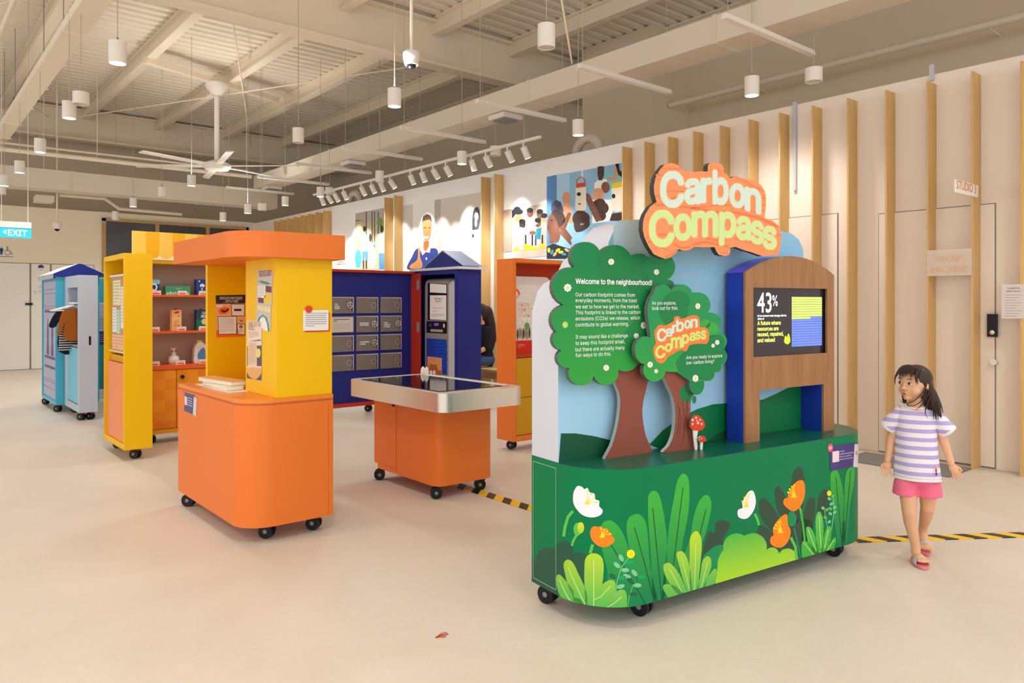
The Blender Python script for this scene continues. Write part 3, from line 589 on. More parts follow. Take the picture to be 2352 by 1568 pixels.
# right fern, tall leaves
for p in ([(2035, 620), (2045, 570), (2075, 560), (2090, 580), (2115, 680), (2125, 800), (2130, 1060), (2090, 1070), (2050, 800)], [(2130, 620), (2150, 550), (2190, 545), (2185, 650), (2160, 800), (2140, 1060), (2105, 1060), (2122, 800)]): A(p, leafg, 2)
for a_, c_ in (((2070, 600), (2112, 1050)), ((2165, 560), (2125, 1040))): b.art(Z, stroke([a_, c_], 4), vein, 3)
fern_r = print_mat('print_fern', '3fae3e', '63c354', .12, .3)
for p in ([(1940, 870), (1955, 828), (1975, 835), (1990, 900), (1985, 1080), (1950, 1090), (1940, 950)], [(1878, 940), (1890, 922), (1915, 935), (1945, 1010), (1960, 1110), (1900, 1050)], [(1850, 1040), (1865, 1010), (1900, 1030), (1960, 1090), (1950, 1130), (1860, 1130)],
          [(2000, 960), (2020, 918), (2040, 930), (2040, 990), (2000, 1090), (1975, 1100)], [(2010, 1060), (2060, 990), (2072, 1010), (2050, 1070), (1980, 1105)]): A(p, fern_r, 5)
for a_, c_ in (((1963, 850), (1975, 1060)), ((1892, 940), (1945, 1080)), ((1866, 1025), (1925, 1100)), ((2022, 940), (1998, 1060)), ((2060, 1005), (2010, 1080))): b.art(Z, stroke([a_, c_], 4), pale, 6)
# sprig right
b.art(Z, stroke([(2055, 740), (2060, 820), (2045, 920), (2035, 1010)], 5), sprig, 5); b.art(Z, stroke([(1998, 815), (2005, 870), (2015, 925)], 4), sprig, 5)
for i, (x, y) in enumerate(((2050, 725), (2028, 742), (2042, 775), (2035, 805), (2063, 798), (1988, 802), (2013, 812), (2035, 838), (2062, 830), (2002, 862), (2028, 890))): b.art(Z, ell(x, y, 13, 9, 10, 35 if i % 2 else -35), sprig if i % 3 else stemc, 6)
b.art(Z, ell(2027, 707, 14, 18), yst, 7)
# left fern
for p in ([(322, 1160), (345, 1133), (380, 1150), (420, 1230), (460, 1320), (500, 1460), (420, 1460), (360, 1330), (330, 1220)], [(275, 1245), (290, 1228), (320, 1250), (400, 1350), (480, 1470), (370, 1450), (300, 1370), (275, 1290)],
          [(600, 1470), (640, 1360), (690, 1325), (720, 1340), (728, 1390), (710, 1470)], [(530, 1440), (560, 1310), (600, 1270), (640, 1265), (655, 1290), (650, 1360), (620, 1470), (530, 1470)],
          [(455, 1200), (460, 1130), (485, 1100), (520, 1092), (560, 1110), (578, 1160), (575, 1250), (560, 1340), (530, 1470), (470, 1470), (455, 1290)]): A(p, lime, 5)
for pp in ([(515, 1130), (515, 1430)], [(515, 1392), (560, 1370), (625, 1300)], [(350, 1180), (410, 1320), (460, 1420)], [(295, 1260), (340, 1360), (380, 1420)], [(695, 1370), (650, 1410), (600, 1440)]): b.art(Z, stroke(pp, 5), pale, 6)
# centre fern
for p in ([(1045, 1100), (1060, 1080), (1090, 1085), (1120, 1140), (1140, 1250), (1150, 1400), (1100, 1300), (1060, 1160)], [(960, 1180), (980, 1155), (1010, 1160), (1060, 1220), (1110, 1330), (1130, 1400), (1040, 1340), (980, 1250)],
          [(958, 1310), (975, 1290), (1030, 1300), (1090, 1350), (1120, 1400), (1020, 1400), (975, 1350)], [(1195, 1250), (1210, 1150), (1240, 1112), (1265, 1125), (1268, 1180), (1240, 1270), (1210, 1360), (1160, 1390)],
          [(1210, 1330), (1250, 1240), (1295, 1190), (1305, 1230), (1280, 1310), (1220, 1360)], [(1130, 1060), (1135, 990), (1160, 953), (1185, 955), (1205, 1000), (1207, 1080), (1190, 1250), (1180, 1400), (1140, 1390), (1130, 1250)]): A(p, lime, 5)
for pp in ([(1168, 1030), (1162, 1330)], [(1080, 1120), (1130, 1330)], [(1000, 1190), (1080, 1340)], [(1245, 1150), (1205, 1310)]): b.art(Z, stroke(pp, 4), pale, 6)
# sprigs left
b.art(Z, stroke([(745, 1110), (690, 1185), (665, 1270), (655, 1370)], 5), sprig, 6); b.art(Z, stroke([(768, 1290), (745, 1360), (730, 1440)], 6), stemc, 6)
for i, (x, y, r) in enumerate(((690, 1122, 60), (742, 1150, -10), (716, 1200, 0), (636, 1240, 30), (663, 1168, 40), (697, 1250, -10), (688, 1305, -15), (748, 1270, 45), (775, 1218, 50), (820, 1245, 0), (795, 1298, 0), (770, 1355, 0), (728, 1240, 20))): b.art(Z, ell(x, y, 26, 14, 12, r), (sprig, mat('print_mint_leaf', '0aa35a', .5), sprig, mat('print_forest_leaf', '14663f', .5))[i % 4], 7)
b.art(Z, ell(752, 1096, 26, 28), yst, 8)
def flower(pts, m, base, tips, m2=None):
    A(pts, m, 8)
    for t in tips: b.art(Z, stroke([base, t], 4), yst, 9); b.art(Z, ell(t[0], t[1], 6, 7, 8), yst, 10)
    b.art(Z, [(base[0] - 18, base[1] + 16), (base[0] + 18, base[1] + 16), (base[0] + 4, base[1] - 22)], yst, 10)
b.art(Z, stroke([(382, 820), (350, 860), (332, 920), (322, 985)], 20), stemc, 7); b.art(Z, stroke([(405, 975), (385, 1010), (374, 1045)], 16), stemc, 7)
b.art(Z, ell(412, 937, 27, 42), stemc, 8); b.art(Z, ell(432, 928, 22, 36), print_mat('print_bud', 'a9cf36', 'f0e02c', .38, .44), 9); b.art(Z, stroke([(508, 1035), (492, 1092)], 20), stemc, 7)
flower([(383, 720), (390, 690), (410, 660), (440, 665), (455, 680), (475, 672), (490, 700), (520, 710), (525, 745), (550, 755), (550, 790), (572, 815), (560, 845), (510, 862), (450, 850), (410, 815), (385, 770)], wpet, (473, 762), ((477, 690), (498, 712), (520, 735), (532, 764)))
flower([(492, 960), (500, 930), (520, 918), (545, 922), (560, 918), (580, 935), (600, 930), (615, 955), (630, 965), (632, 985), (650, 1000), (640, 1025), (610, 1045), (570, 1053), (530, 1035), (500, 1000)], opet, (568, 975), ((562, 932), (582, 940), (600, 952), (618, 968)))
flower([(1437, 830), (1445, 810), (1470, 800), (1468, 770), (1485, 730), (1510, 695), (1535, 690), (1550, 720), (1555, 770), (1540, 820), (1510, 860), (1480, 872), (1445, 860)], wpet, (1493, 780), ((1468, 760), (1482, 735), (1497, 718), (1512, 710)))
b.art(Z, stroke([(1548, 838), (1568, 880), (1575, 912)], 16), stemc, 7)
b.art(Z, stroke([(1840, 800), (1858, 900), (1870, 1010)], 14), print_mat('print_stem_light', '3fae3e', 'c2e07a', .3, .42), 7); b.art(Z, stroke([(1780, 990), (1810, 1050), (1820, 1150)], 18), stemc, 7); b.art(Z, stroke([(1800, 930), (1820, 1010), (1842, 1120)], 10), leafd, 6); b.art(Z, ell(1787, 872, 30, 48), leafd, 7); b.art(Z, stroke([(1770, 850), (1765, 900)], 22), stemc, 6)
flower([(1732, 770), (1740, 740), (1760, 735), (1765, 700), (1790, 665), (1820, 630), (1860, 625), (1872, 680), (1865, 740), (1840, 795), (1800, 822), (1760, 805)], opet, (1800, 718), ((1762, 700), (1772, 680), (1787, 665), (1800, 655)))
flower([(1647, 1010), (1655, 985), (1670, 975), (1665, 940), (1680, 900), (1720, 855), (1755, 842), (1760, 900), (1780, 950), (1765, 1010), (1730, 1050), (1690, 1055), (1655, 1035)], opet, (1712, 945), ((1672, 930), (1685, 910), (1700, 895), (1712, 885)))
# thin outline of the service hatch on the left end
for s0, s1, q0, q1 in ((.012, .183, GZ0 + .02, GZ0 + .0225), (.012, .183, GZ1 - .025, GZ1 - .0225), (.012, .0145, GZ0 + .02, GZ1 - .0225), (.1805, .183, GZ0 + .02, GZ1 - .0225)): b.art(SW, [(s0, q0), (s1, q0), (s1, q1), (s0, q1)], mat('print_line', '9fc9ae', .5), 11, px=False)
b.build('plinth', gr, merge=False)
b = MB(); b.prism(line, 'z', GZ1 - .002, GZ1 + .001, mat('plinth_top_green', '0f5a44', .3)); b.build('plinth_top', gr)
# information sticker wrapping onto the round end
ZS = Sub(SW, 15.68, 1890, 1000); ZS.p0, ZS.p1, ZS.q0, ZS.q1 = SW.p0, SW.p1, SW.q0, SW.q1
b = MB(); purple = mat('sticker_purple', '4a3a78', .5)
b.art(ZS, [(245, 375), (700, 320), (1150, 260), (1250, 265), (1240, 1000), (1070, 1120), (660, 1195), (250, 1270)], purple, 12)
b.art(ZS, ell(255, 440, 98, 158), mat('badge_coral', 'e0566c', .5), 13); b.art(ZS, [(330, 575), (575, 540), (575, 930), (335, 970)], mat('sticker_blush', 'e8d3d6', .5), 13)
def mapped_text(mb, S, body, A_, B_, h, m, bold=.01, layer=14):
    V, T, bb = glyphs(body, bold); pts = []
    for v in V:
        fx = (v[0] - bb[0]) / (bb[1] - bb[0]); pts.append(S.at(A_[0] + (B_[0] - A_[0]) * fx, A_[1] + (B_[1] - A_[1]) * fx - v[1] / .72 * h) + (v[2],))
    mb.art_tris(S, pts, T, m, layer)
for t, A_, B_ in (('Whose', (600, 595), (760, 570)), ('neighbourhood feels', (600, 690), (1085, 620)), ('like your perfect', (600, 785), (1010, 725)), ('place to call home?', (600, 880), (1065, 810))): mapped_text(b, ZS, t, A_, B_, 70, mat('lilac_lettering', 'd9cfe6', .5))
mapped_text(b, ZS, '01', (205, 500), (305, 490), 115, TXT, .02)
b.art(ZS, [(1130, 305), (1150, 298), (1262, 312), (1275, 330), (1252, 1135), (1235, 1145), (1085, 1125), (1078, 1105)], mat('sticker_phone', 'd8d0e2', .5), 14); b.art(ZS, ell(1195, 630, 45, 80), mat('sticker_gold', 'c9a24a', .5), 15); b.art(ZS, ell(1190, 810, 32, 95), mat('sticker_sand', 'e2cfae', .5), 15)
b.build('information_sticker', gr, 'purple sticker badged 01 at the round end', merge=False)

# backdrop: extruded cloud outline
YK = .042; SB = PY(G, YK); ZB = Sub(SB, 2.8, 1180, 340)
s72 = lambda x, y: SB.at(x + 72, y)
bl = [(-.9385, GZ1), (-.9385, s72(1215, 715)[1])]
def pxl(*P): return [s72(*p) for p in P]
out = bl + pxl((1217, 690), (1224, 666), (1238, 648), (1254, 640), (1270, 638), (1273, 615), (1283, 595), (1300, 580), (1324, 574), (1326, 556), (1336, 533), (1354, 515), (1378, 507), (1410, 504)) + [SB.at(1560, 501), SB.at(1700, 510), SB.at(1797, 531), SB.at(1818, 536), SB.at(1834, 549), SB.at(1844, 570), SB.at(1847, 600)] + [(SB.at(1847, 600)[0], GZ1)]
b = MB(); sky_l = mat('print_sky_light', 'a9cfe0', .5); sky_d = mat('print_sky_mid', '8fc0dc', .5)
b.prism(out, 'y', YK, YB, print_mat('print_sky_fade', '9fcbe6', '8fc4de', .8, 1.6), OFFW)
XM = SB.at(1847, 600)[0]
cl = [p for p in out]
b.art(ZB, scallop([(640, 470 + 60, 0), (640, 520, .2), (700, 462, 0), (870, 458, 0), (870, 900, 0), (640, 900, 0)]), mat('print_cloud_pale', 'bcdfec', .5), 1)
b.art(ZB, [(1320, 1000), (1345, 900), (1480, 760), (1480, 1400), (1270, 1400)], mat('print_sky_deep', '84b9da', .5), 1)
hill1, hill2, hill3 = mat('print_hill_dark', '0b4f33', .5), mat('print_hill_mid', '06723f', .5), mat('print_hill_light', '0b8f4c', .5)
Zb2 = Sub(SB, 2.8, 1180, 880)
def hillpts(P): return [Zb2.at(*p) for p in P]
b.art(SB, [(-.936, GZ1)] + hillpts([(303, 322), (400, 322), (520, 340), (640, 370), (760, 430), (830, 480)]) + [(-.2, GZ1)], hill1, 2, px=False)
b.art(SB, [(-.36, GZ1)] + hillpts([(870, 395), (960, 300), (1080, 215), (1180, 165), (1280, 135), (1400, 126), (1600, 105), (1680, 70), (1760, 30), (1860, 0)]) + [(XM - .005, Zb2.at(1860, -30)[1]), (XM - .005, GZ1)], hill2, 3, px=False)
b.art(SB, hillpts([(1220, 395), (1300, 330), (1400, 280), (1500, 270), (1480, 400)]), mat('print_hill_shade', '0a5636', .5), 4, px=False)
bd = b.build('backdrop', gr, 'pale blue sky panel with cloud edge and green hills', merge=False)

# trees
TRK = mat('trunk_brown', '8d4b3c', .55); TRE = mat('panel_edge_grey', '5c635c', .6)
cr_l = print_mat('print_crown', '2f9f38', '0b8048', .95, 1.5); cr_d = print_mat('print_crown_shade', '1f8a3d', '0a7341', 1.0, 1.5); cr_m = mat('print_crown_mid', '127c43', .5)
Y1, Y2 = -.012, -.052
S1 = PY(G, Y1 - .0); Z1 = Sub(S1, 2.8, 1180, 340); Z1b = Sub(S1, 2.8, 1180, 880)
b = MB(); P = [Z1b.at(*p) for p in smooth([(650, -120), (655, 0), (678, 60), (684, 150), (666, 280), (632, 400), (588, 505), (740, 480), (890, 458), (850, 340), (829, 220), (831, 130), (860, 0), (880, -120)], 3)]
P = [(x, max(q, GZ1 + .001)) for x, q in P]; b.prism(P, 'y', Y1, Y1 + .02, TRK, mat('panel_edge_pale', 'a3b3ad', .6)); 
tr = b.build('large_tree', gr, 'large tree panel with brown trunk')
T1 = [(390, 765, .62), (558, 672, .32), (755, 700, .25), (872, 715, .7), (978, 850, .35), (1030, 900, .2), (1010, 1100, .2), (900, 1300, .2), (800, 1388, .2), (672, 1425, .5), (515, 1462, .55), (358, 1412, .4), (306, 1300, .3), (275, 1180, .3), (320, 1008, .42)]
yc = Y1 - .022; SC1 = PY(G, yc); ZC1 = Sub(SC1, 2.8, 1180, 340)
b = MB(); b.prism([ZC1.at(*p) for p in scallop(T1, 10)], 'y', yc, Y1, cr_l, TRE)
b.art(ZC1, scallop([(700, 760, .1), (760, 700, .1), (756, 735, .3), (840, 800, .4), (830, 900, .3), (900, 1000, .1), (860, 1180, .2), (740, 1330, .1), (700, 1200, 0), (820, 1050, 0), (740, 900, 0)]), cr_d, 1)
b.art(ZC1, scallop([(560, 676, .32), (752, 705, .35), (840, 830, .3), (800, 860, .1), (680, 850, .2), (560, 800, .2)]), cr_m, 2)
def daisy(mb, S, x, y, r, ry, rot=0, c=wpet):
    for k in range(8):
        t = math.radians(rot + 45 * k); mb.art(S, ell(x + r * .62 * math.cos(t), y + ry * .62 * math.sin(t), r * .36, ry * .3, 10, math.degrees(math.atan2(ry * math.sin(t), r * math.cos(t)))), c, 4)
    mb.art(S, ell(x, y, r * .34, ry * .32, 12), yst, 5)
for (x, y, r, ry) in ((626, 731, 21, 22), (917, 797, 18, 20), (346, 898, 26, 28), (594, 1412, 20, 22), (835, 1140, 20, 25), (787, 1207, 17, 19)): daisy(b, ZC1, x, y, r, ry)
daisy(b, ZC1, 330, 1136, 19, 24, c=mat('print_lime_petal', 'b8e07c', .5))
T = lambda body, x0, x1, y, bold=0.0, S=ZC1: b.textpx(S, body, (x0, y), (x1, y), TXT, bold, 6)
T('Welcome to the neighbourhood!', 396, 888, 871, .025)
for t, x1, y in (('Our carbon footprint comes from', 778, 953), ('everyday moments, from the toast', 791, 990), ('we eat to how we get to the market.', 808, 1031), ('This footprint is linked to the carbon', 813, 1069), ('emissions (CO2e) we release, which', 811, 1108), ('contribute to global warming.', 738, 1148),
                 ('It may sound like a challenge', 732, 1226), ('to keep this footprint small,', 714, 1266), ('but there are actually many', 713, 1307), ('fun ways to do this.', 625, 1344)): T(t, 396, x1, y, .004)
b.build('crown', tr, 'scalloped green crown with white welcome text', merge=False)
S1 = PY(G, Y2); Z1b = Sub(S1, 2.8, 1180, 880); edgep = MATS['panel_edge_pale']
b = MB(); P = [Z1b.at(*p) for p in smooth([(960, -110), (985, 0), (1025, 90), (1040, 200), (1030, 320), (1000, 400), (962, 446), (1070, 433), (1190, 416), (1160, 350), (1140, 260), (1136, 150), (1150, 80), (1215, 20), (1200, -110)], 3)]
P = [(x, max(q, GZ1 + .001)) for x, q in P]; b.prism(P, 'y', Y2, Y2 + .02, TRK, edgep)
bark = mat('bark_line', '5e2e26', .6)
for pp in ([(1052, 120), (1075, 220), (1065, 340)], [(1085, 100), (1100, 240), (1090, 370)], [(1112, 110), (1110, 220), (1125, 360)], [(1068, 150), (1060, 260), (1050, 330)], [(1130, 60), (1115, 120), (1120, 180)]): b.art(Z1b, stroke(pp, 3), bark, 1)
for pp in ([(1045, -20), (1075, 40), (1062, 0)], ): pass
b.art(Z1b, scallop([(1092, 20, .2), (1140, 0, .3), (1140, 80, .4), (1100, 118, .3)]), cr_m, 1); b.art(Z1b, ell(1160, 105, 14, 26), cr_m, 1)
t2 = b.build('small_tree', gr, 'small tree panel with leaning brown trunk')
T2 = [(900, 930, .4), (1012, 915, .35), (1150, 935, .4), (1247, 1060, .4), (1312, 1180, .35), (1347, 1290, .3), (1335, 1395, .35), (1290, 1440, .35), (1225, 1492, .1), (1120, 1490, 0), (1050, 1440, 0), (975, 1436, 0), (900, 1390, 0), (855, 1300, 0), (880, 1210, 0), (862, 1080, .1)]
yc = Y2 - .022; SC2 = PY(G, yc); ZC2 = Sub(SC2, 2.8, 1180, 340); csm = print_mat('print_small_crown', '34a53a', '1d9150', .9, 1.25)
b = MB(); b.prism([ZC2.at(*p) for p in scallop(T2, 10)], 'y', yc, Y2, csm, TRE)
for i_, (x, y, rx_, ry_) in enumerate(((905, 1427, 72, 75), (848, 1300, 68, 90), (1178, 1520, 48, 66))): b.prism([ZC2.at(*p) for p in ell(x, y, rx_, ry_, 32)], 'y', yc + .0004 * (i_ + 1), Y2, (csm, csm, mat('print_crown_deep', '0c7f45', .5))[i_], TRE)
b.art(ZC2, scallop([(1000, 930, .1), (1080, 920, .3), (1115, 1030, .3), (1080, 1100, .3), (960, 1110, .2), (950, 1000, .1)]), cr_m, 1)
b.art(ZC2, ell(1230, 1130, 34, 30), mat('print_crown_bright', '3ba545', .5), 1); b.art(ZC2, ell(1275, 1165, 42, 46), MATS['print_crown_bright'], 1)
b.art(ZC2, scallop([(1090, 1310, .1), (1200, 1240, .1), (1300, 1200, .35), (1345, 1288, .3), (1332, 1392, .3), (1290, 1438, .3), (1222, 1490, 0), (1120, 1488, 0), (1060, 1440, 0), (1040, 1380, 0)]), MATS['print_crown_deep'], 1)
for (x, y, r, ry) in ((1183, 1016, 17, 22), (876, 1392, 19, 22), (915, 1434, 13, 15), (1168, 1480, 20, 26), (1281, 1270, 12, 15), (1308, 1249, 15, 18)): daisy(b, ZC2, x, y, r, ry, 10)
for t, x0, x1, y in (('As you explore,', 888, 1043, 1006), ('look out for this:', 888, 1054, 1040), ('Are you ready to explore', 1108, 1340, 1357), ('low-carbon living?', 1108, 1288, 1391)): b.textpx(ZC2, t, (x0, y), (x1, y - (6 if x0 > 1000 else 0)), TXT, .004, 6)
# printed logo on the small crown
ZL = Sub(SC2, 8.252, 1470, 710); lo = smooth([(270, 500), (275, 410), (330, 320), (400, 295), (480, 310), (560, 270), (635, 225), (650, 150), (700, 130), (750, 145), (770, 180), (850, 165), (930, 130), (1040, 112), (1110, 150), (1130, 230), (1140, 340), (1230, 345), (1290, 400), (1305, 480), (1300, 590), (1250, 655), (1130, 650), (940, 680), (900, 760), (850, 800), (800, 770), (720, 790), (620, 850), (530, 900), (480, 980), (400, 1025), (320, 990), (270, 900), (245, 780), (270, 690), (300, 630)], 3)
b.art(ZL, lo, mat('print_logo_orange', 'f4803a', .5), 3)
for pp in ([(280, 430), (330, 420)], [(275, 780), (330, 760)], [(320, 950), (470, 930)], [(520, 640), (800, 520), (1230, 400)], [(500, 880), (700, 770)], [(650, 200), (750, 190)], [(940, 150), (1090, 160)], [(1180, 620), (1290, 600)]): b.art(ZL, stroke(pp, 10), mat('print_logo_line', 'd9602a', .5), 4)
c1, c2 = mat('letter_mint', 'cfe5d4', .5), mat('letter_lime', 'd3e47e', .5)
for ch, x0, y0, x1, y1 in (('C', 315, 350, 500, 625), ('a', 485, 350, 610, 530), ('r', 600, 285, 700, 460), ('b', 680, 175, 830, 435), ('o', 835, 195, 955, 380), ('n', 950, 170, 1090, 360)): b.glyphbox(ZL, ch, x0, y0, x1, y1, -.12, c1, .03, 5)
for ch, x0, y0, x1, y1 in (('C', 285, 672, 480, 945), ('o', 470, 635, 600, 820), ('m', 580, 510, 790, 755), ('p', 790, 465, 925, 720), ('a', 930, 430, 1050, 610), ('s', 1045, 405, 1150, 585), ('s', 1150, 390, 1250, 578)): b.glyphbox(ZL, ch, x0, y0, x1, y1, -.12, c2, .03, 5)
b.build('crown', t2, 'small scalloped crown with printed logo', merge=False)
# mushrooms
SMm = PY(G, -.075); ZM = Sub(SMm, 2.8, 1180, 880); mred, mwh = mat('mushroom_red', 'e0401c', .5), mat('mushroom_white', 'ece8e6', .5)
for k, (cap, stem, dots, lb) in enumerate((([(1130, 275), (1135, 235), (1155, 206), (1185, 208), (1215, 240), (1223, 275), (1200, 300), (1160, 302), (1138, 292)], [(1152, 290), (1185, 290), (1176, 340), (1178, 395), (1165, 390), (1155, 340)], ((1150, 235, 7), (1172, 222, 6), (1150, 262, 6), (1185, 255, 7), (1178, 240, 4), (1208, 262, 6), (1198, 235, 5)), 'large red capped mushroom'),
                                          ([(1172, 365), (1178, 340), (1192, 334), (1212, 340), (1221, 362), (1205, 374), (1185, 374)], [(1190, 368), (1204, 368), (1201, 412), (1190, 412)], ((1182, 350, 3), (1195, 345, 4), (1208, 355, 4), (1192, 362, 3)), 'small red capped mushroom'))):
    b = MB(); y0 = -.08 + .0; P = [ZM.at(*p) for p in smooth(cap, 3)]; q = [(x, max(z, GZ1 + .001)) for x, z in [ZM.at(*p) for p in stem]]
    zb = min(z for x, z in q); q = [(x, GZ1 + .001 if z < zb + .008 else z) for x, z in q]
    b.prism(q, 'y', -.078 - .01 * k, -.072 - .01 * k, mwh); b.prism(P, 'y', -.081 - .01 * k, -.073 - .01 * k, mred, TRE)
    for (x, y, r) in dots: b.art(Sub(PY(G, -.081 - .01 * k), 2.8, 1180, 880), ell(x, y, r, r * 1.1, 10), mwh, 1)
    b.build('mushroom', gr, lb, merge=False)

# kiosk with screen
yk = -.095; SK_ = PY(G, yk); kx0 = SK_.at(1712, 900)[0]; kx1 = SK_.at(1916, 900)[0]; kb = GZ1 + .001
lx = SK_.at(1745, 900)[0]; rx = SK_.at(1892, 900)[0]; zo = SK_.at(1745, 896)[1]; zs = SK_.at(1712, 625)[1]; zt = SK_.at(1800, 587)[1]
wd = wood_mat('walnut_laminate', '93653f', 'a97a50', (9, 9, .7), .45, 4); ch = (kx1 - kx0) / 2; sag = zt - zs; RR2 = (ch * ch + sag * sag) / (2 * sag); cxx = (kx0 + kx1) / 2; zc = zt - RR2; ang = math.degrees(math.asin(ch / RR2))
top = arc(cxx, zc, RR2, 90 - ang, 90 + ang, 20)
sx0, sz0 = SK_.at(1730.5, 820); sx1 = SK_.at(1900, 700)[0]; sz1 = SK_.at(1730.5, 660)[1]
b = MB(); outl = [(kx0, kb), (lx, kb), (lx, zo), (rx, zo), (rx, kb), (kx1, kb)] + top
# wooden face as a ring around the screen, built from bands
def clip_top(x): return zc + math.sqrt(max(0, RR2 ** 2 - (x - cxx) ** 2))
face = []
b.prism([(kx0, kb), (lx, kb), (lx, zo), (sx0, zo) if sx0 > lx else (lx, zo + .001), (sx0, clip_top(sx0))] + [p for p in reversed([t for t in top if t[0] < sx0 - .005][::-1])], 'y', yk, yk + .012, wd) if False else None
def band(xa, xb, za, zb_fn, n=10):
    pts = [(xa, za), (xb, za)] + [(xb + (xa - xb) * i / n, zb_fn(xb + (xa - xb) * i / n)) for i in range(n + 1)]; b.prism(pts, 'y', yk, yk + .012, wd)
band(kx0, lx, kb, lambda x: zo); band(rx, kx1, kb, lambda x: zo)
band(kx0, sx0, zo, lambda x: sz0); band(sx0, sx1, zo, lambda x: sz0); band(sx1, kx1, zo, lambda x: sz0)
band(kx0, sx0, sz0, lambda x: sz1); band(sx1, kx1, sz0, lambda x: sz1); band(kx0, kx1, sz1, clip_top, 24)
ko = b.build('kiosk', gr, 'arched kiosk with walnut face and blue sides')
b = MB(); kd = .018
b.box(kx0, kx0 + .012, yk + .012, kd, kb, zs, BLUE); b.box(kx1 - .012, kx1, yk + .012, kd, kb, zs, BLUE); ki = YK - .002; b.box(lx - .012, lx, yk + .012, ki, kb, zo, BLUE); b.box(rx, rx + .012, yk + .012, ki, kb, zo, BLUE); b.box(lx - .012, rx + .012, yk + .012, ki, zo, zo + .012, BLUE)
ti = [(x, z - .012) for x, z in top]; b.prism(top + ti[::-1], 'y', yk + .012, kd, mat('violet_blue_laminate', '5b56f4', .35)); b.build('surround', ko, 'blue side walls')
b = MB(); scr = mat('screen_dark', '2c282b', .25, emit='3c3639', es=.5); b.box(sx0 - .005, sx1 + .005, yk + .018, yk + .03, sz0 - .005, sz1 + .005, BLACK); b.art(PY(G, yk + .018), [(sx0, sz0), (sx1 - .035, sz0), (sx1 - .035, sz1), (sx0, sz1)], scr, 1, px=False)
SSn = PY(G, yk + .018); ZS2 = Sub(SSn, 7.838, 1710, 640)
def em(n, c, s=.85): return mat(n, c, .5, emit=c, es=s)
wl, yl, bl_, li = em('screen_white', 'e8f1fb'), em('screen_yellow', 'e3f06e'), em('screen_blue', '6c86ee', .7), em('screen_lime', 'cde673', .75)
b.textpx(ZS2, '43', (228, 603), (485, 603), wl, .012, 3, aspect=1.2); b.textpx(ZS2, '%', (500, 487), (594, 487), wl, .0, 3, aspect=1.35)
for t, x1, y, m_, bo in (('of you connect most strongly with the', 752, 683, wl, .02), ('vision of', 350, 738, wl, .02), ('A future where', 650, 833, yl, .02), ('resources are', 610, 936, yl, .02), ('reused, repaired,', 700, 1036, yl, .02), ('and valued', 543, 1143, yl, .02)): b.textpx(ZS2, t, (230, y), (x1, y - 4), m_, bo, 3)
ga, gb = ZS2.at(848, 323), ZS2.at(1393, 323); gz1 = ga[1]; gz0 = ZS2.at(852, 1225)[1]; gw = gb[0] - ga[0]; N, M_ = 23, 20
cwv = gw / N; chh = (gz1 - gz0) / M_
for j in range(M_):
    for i in range(N):
        y_ = gz1 - j * chh; x_ = ga[0] + i * cwv; yellow = j < 8 or (j == 8 and i < 14)
        b.art(SSn, [(x_ + .0008, y_ - .0008), (x_ + cwv - .0008, y_ - .0008), (x_ + cwv - .0008, y_ - chh + .0008), (x_ + .0008, y_ - chh + .0008)], li if yellow else bl_, 3, px=False)
b.art(ZS2, smooth([(712, 1110), (725, 1040), (745, 1025), (765, 1055), (780, 990), (800, 1000), (820, 1080), (818, 1140), (770, 1180), (720, 1150)]), em('screen_green', 'b9dd2a', .7), 3)
b.build('screen', ko, 'black screen showing 43% and a lime and blue grid', merge=False)

# sign board
ys_ = -.135; SSG = PY(G, ys_); ZG = Sub(SSG, 6.272, 1450, 360)
so = [(365, 655), (330, 520), (325, 420), (350, 300), (410, 190), (480, 110), (580, 88), (670, 115), (730, 170), (770, 215), (850, 213), (920, 218), (1000, 207), (1100, 213), (1105, 120), (1130, 90), (1200, 85), (1290, 100), (1325, 150), (1337, 230), (1380, 265), (1425, 310), (1500, 280), (1600, 310), (1700, 325), (1780, 355), (1870, 410), (1915, 480), (1940, 560), (1940, 700), (1920, 860), (1930, 890), (2000, 900), (2060, 935), (2120, 1000), (2155, 1100), (2165, 1180), (2150, 1230), (2155, 1260), (2140, 1340), (2115, 1415), (1890, 1430), (1800, 1400), (1720, 1370), (1640, 1350), (1560, 1320), (1500, 1297), (1420, 1310), (1430, 1350), (1405, 1415), (1340, 1430), (1260, 1410), (1225, 1360), (1200, 1300), (1050, 1305), (900, 1300), (860, 1330), (800, 1350), (740, 1350), (680, 1330), (640, 1390), (560, 1450), (490, 1470), (400, 1440), (320, 1400), (250, 1290), (190, 1160), (165, 1050), (170, 930), (200, 830), (270, 720), (340, 665)]
b = MB(); sgn = mat('sign_orange', 'fb9560', .5); b.prism([ZG.at(*p) for p in so], 'y', ys_, ys_ + .026, sgn, mat('sign_edge_charcoal', '3b403c', .6))
gl_ = mat('sign_grain', 'ee7d4c', .5)
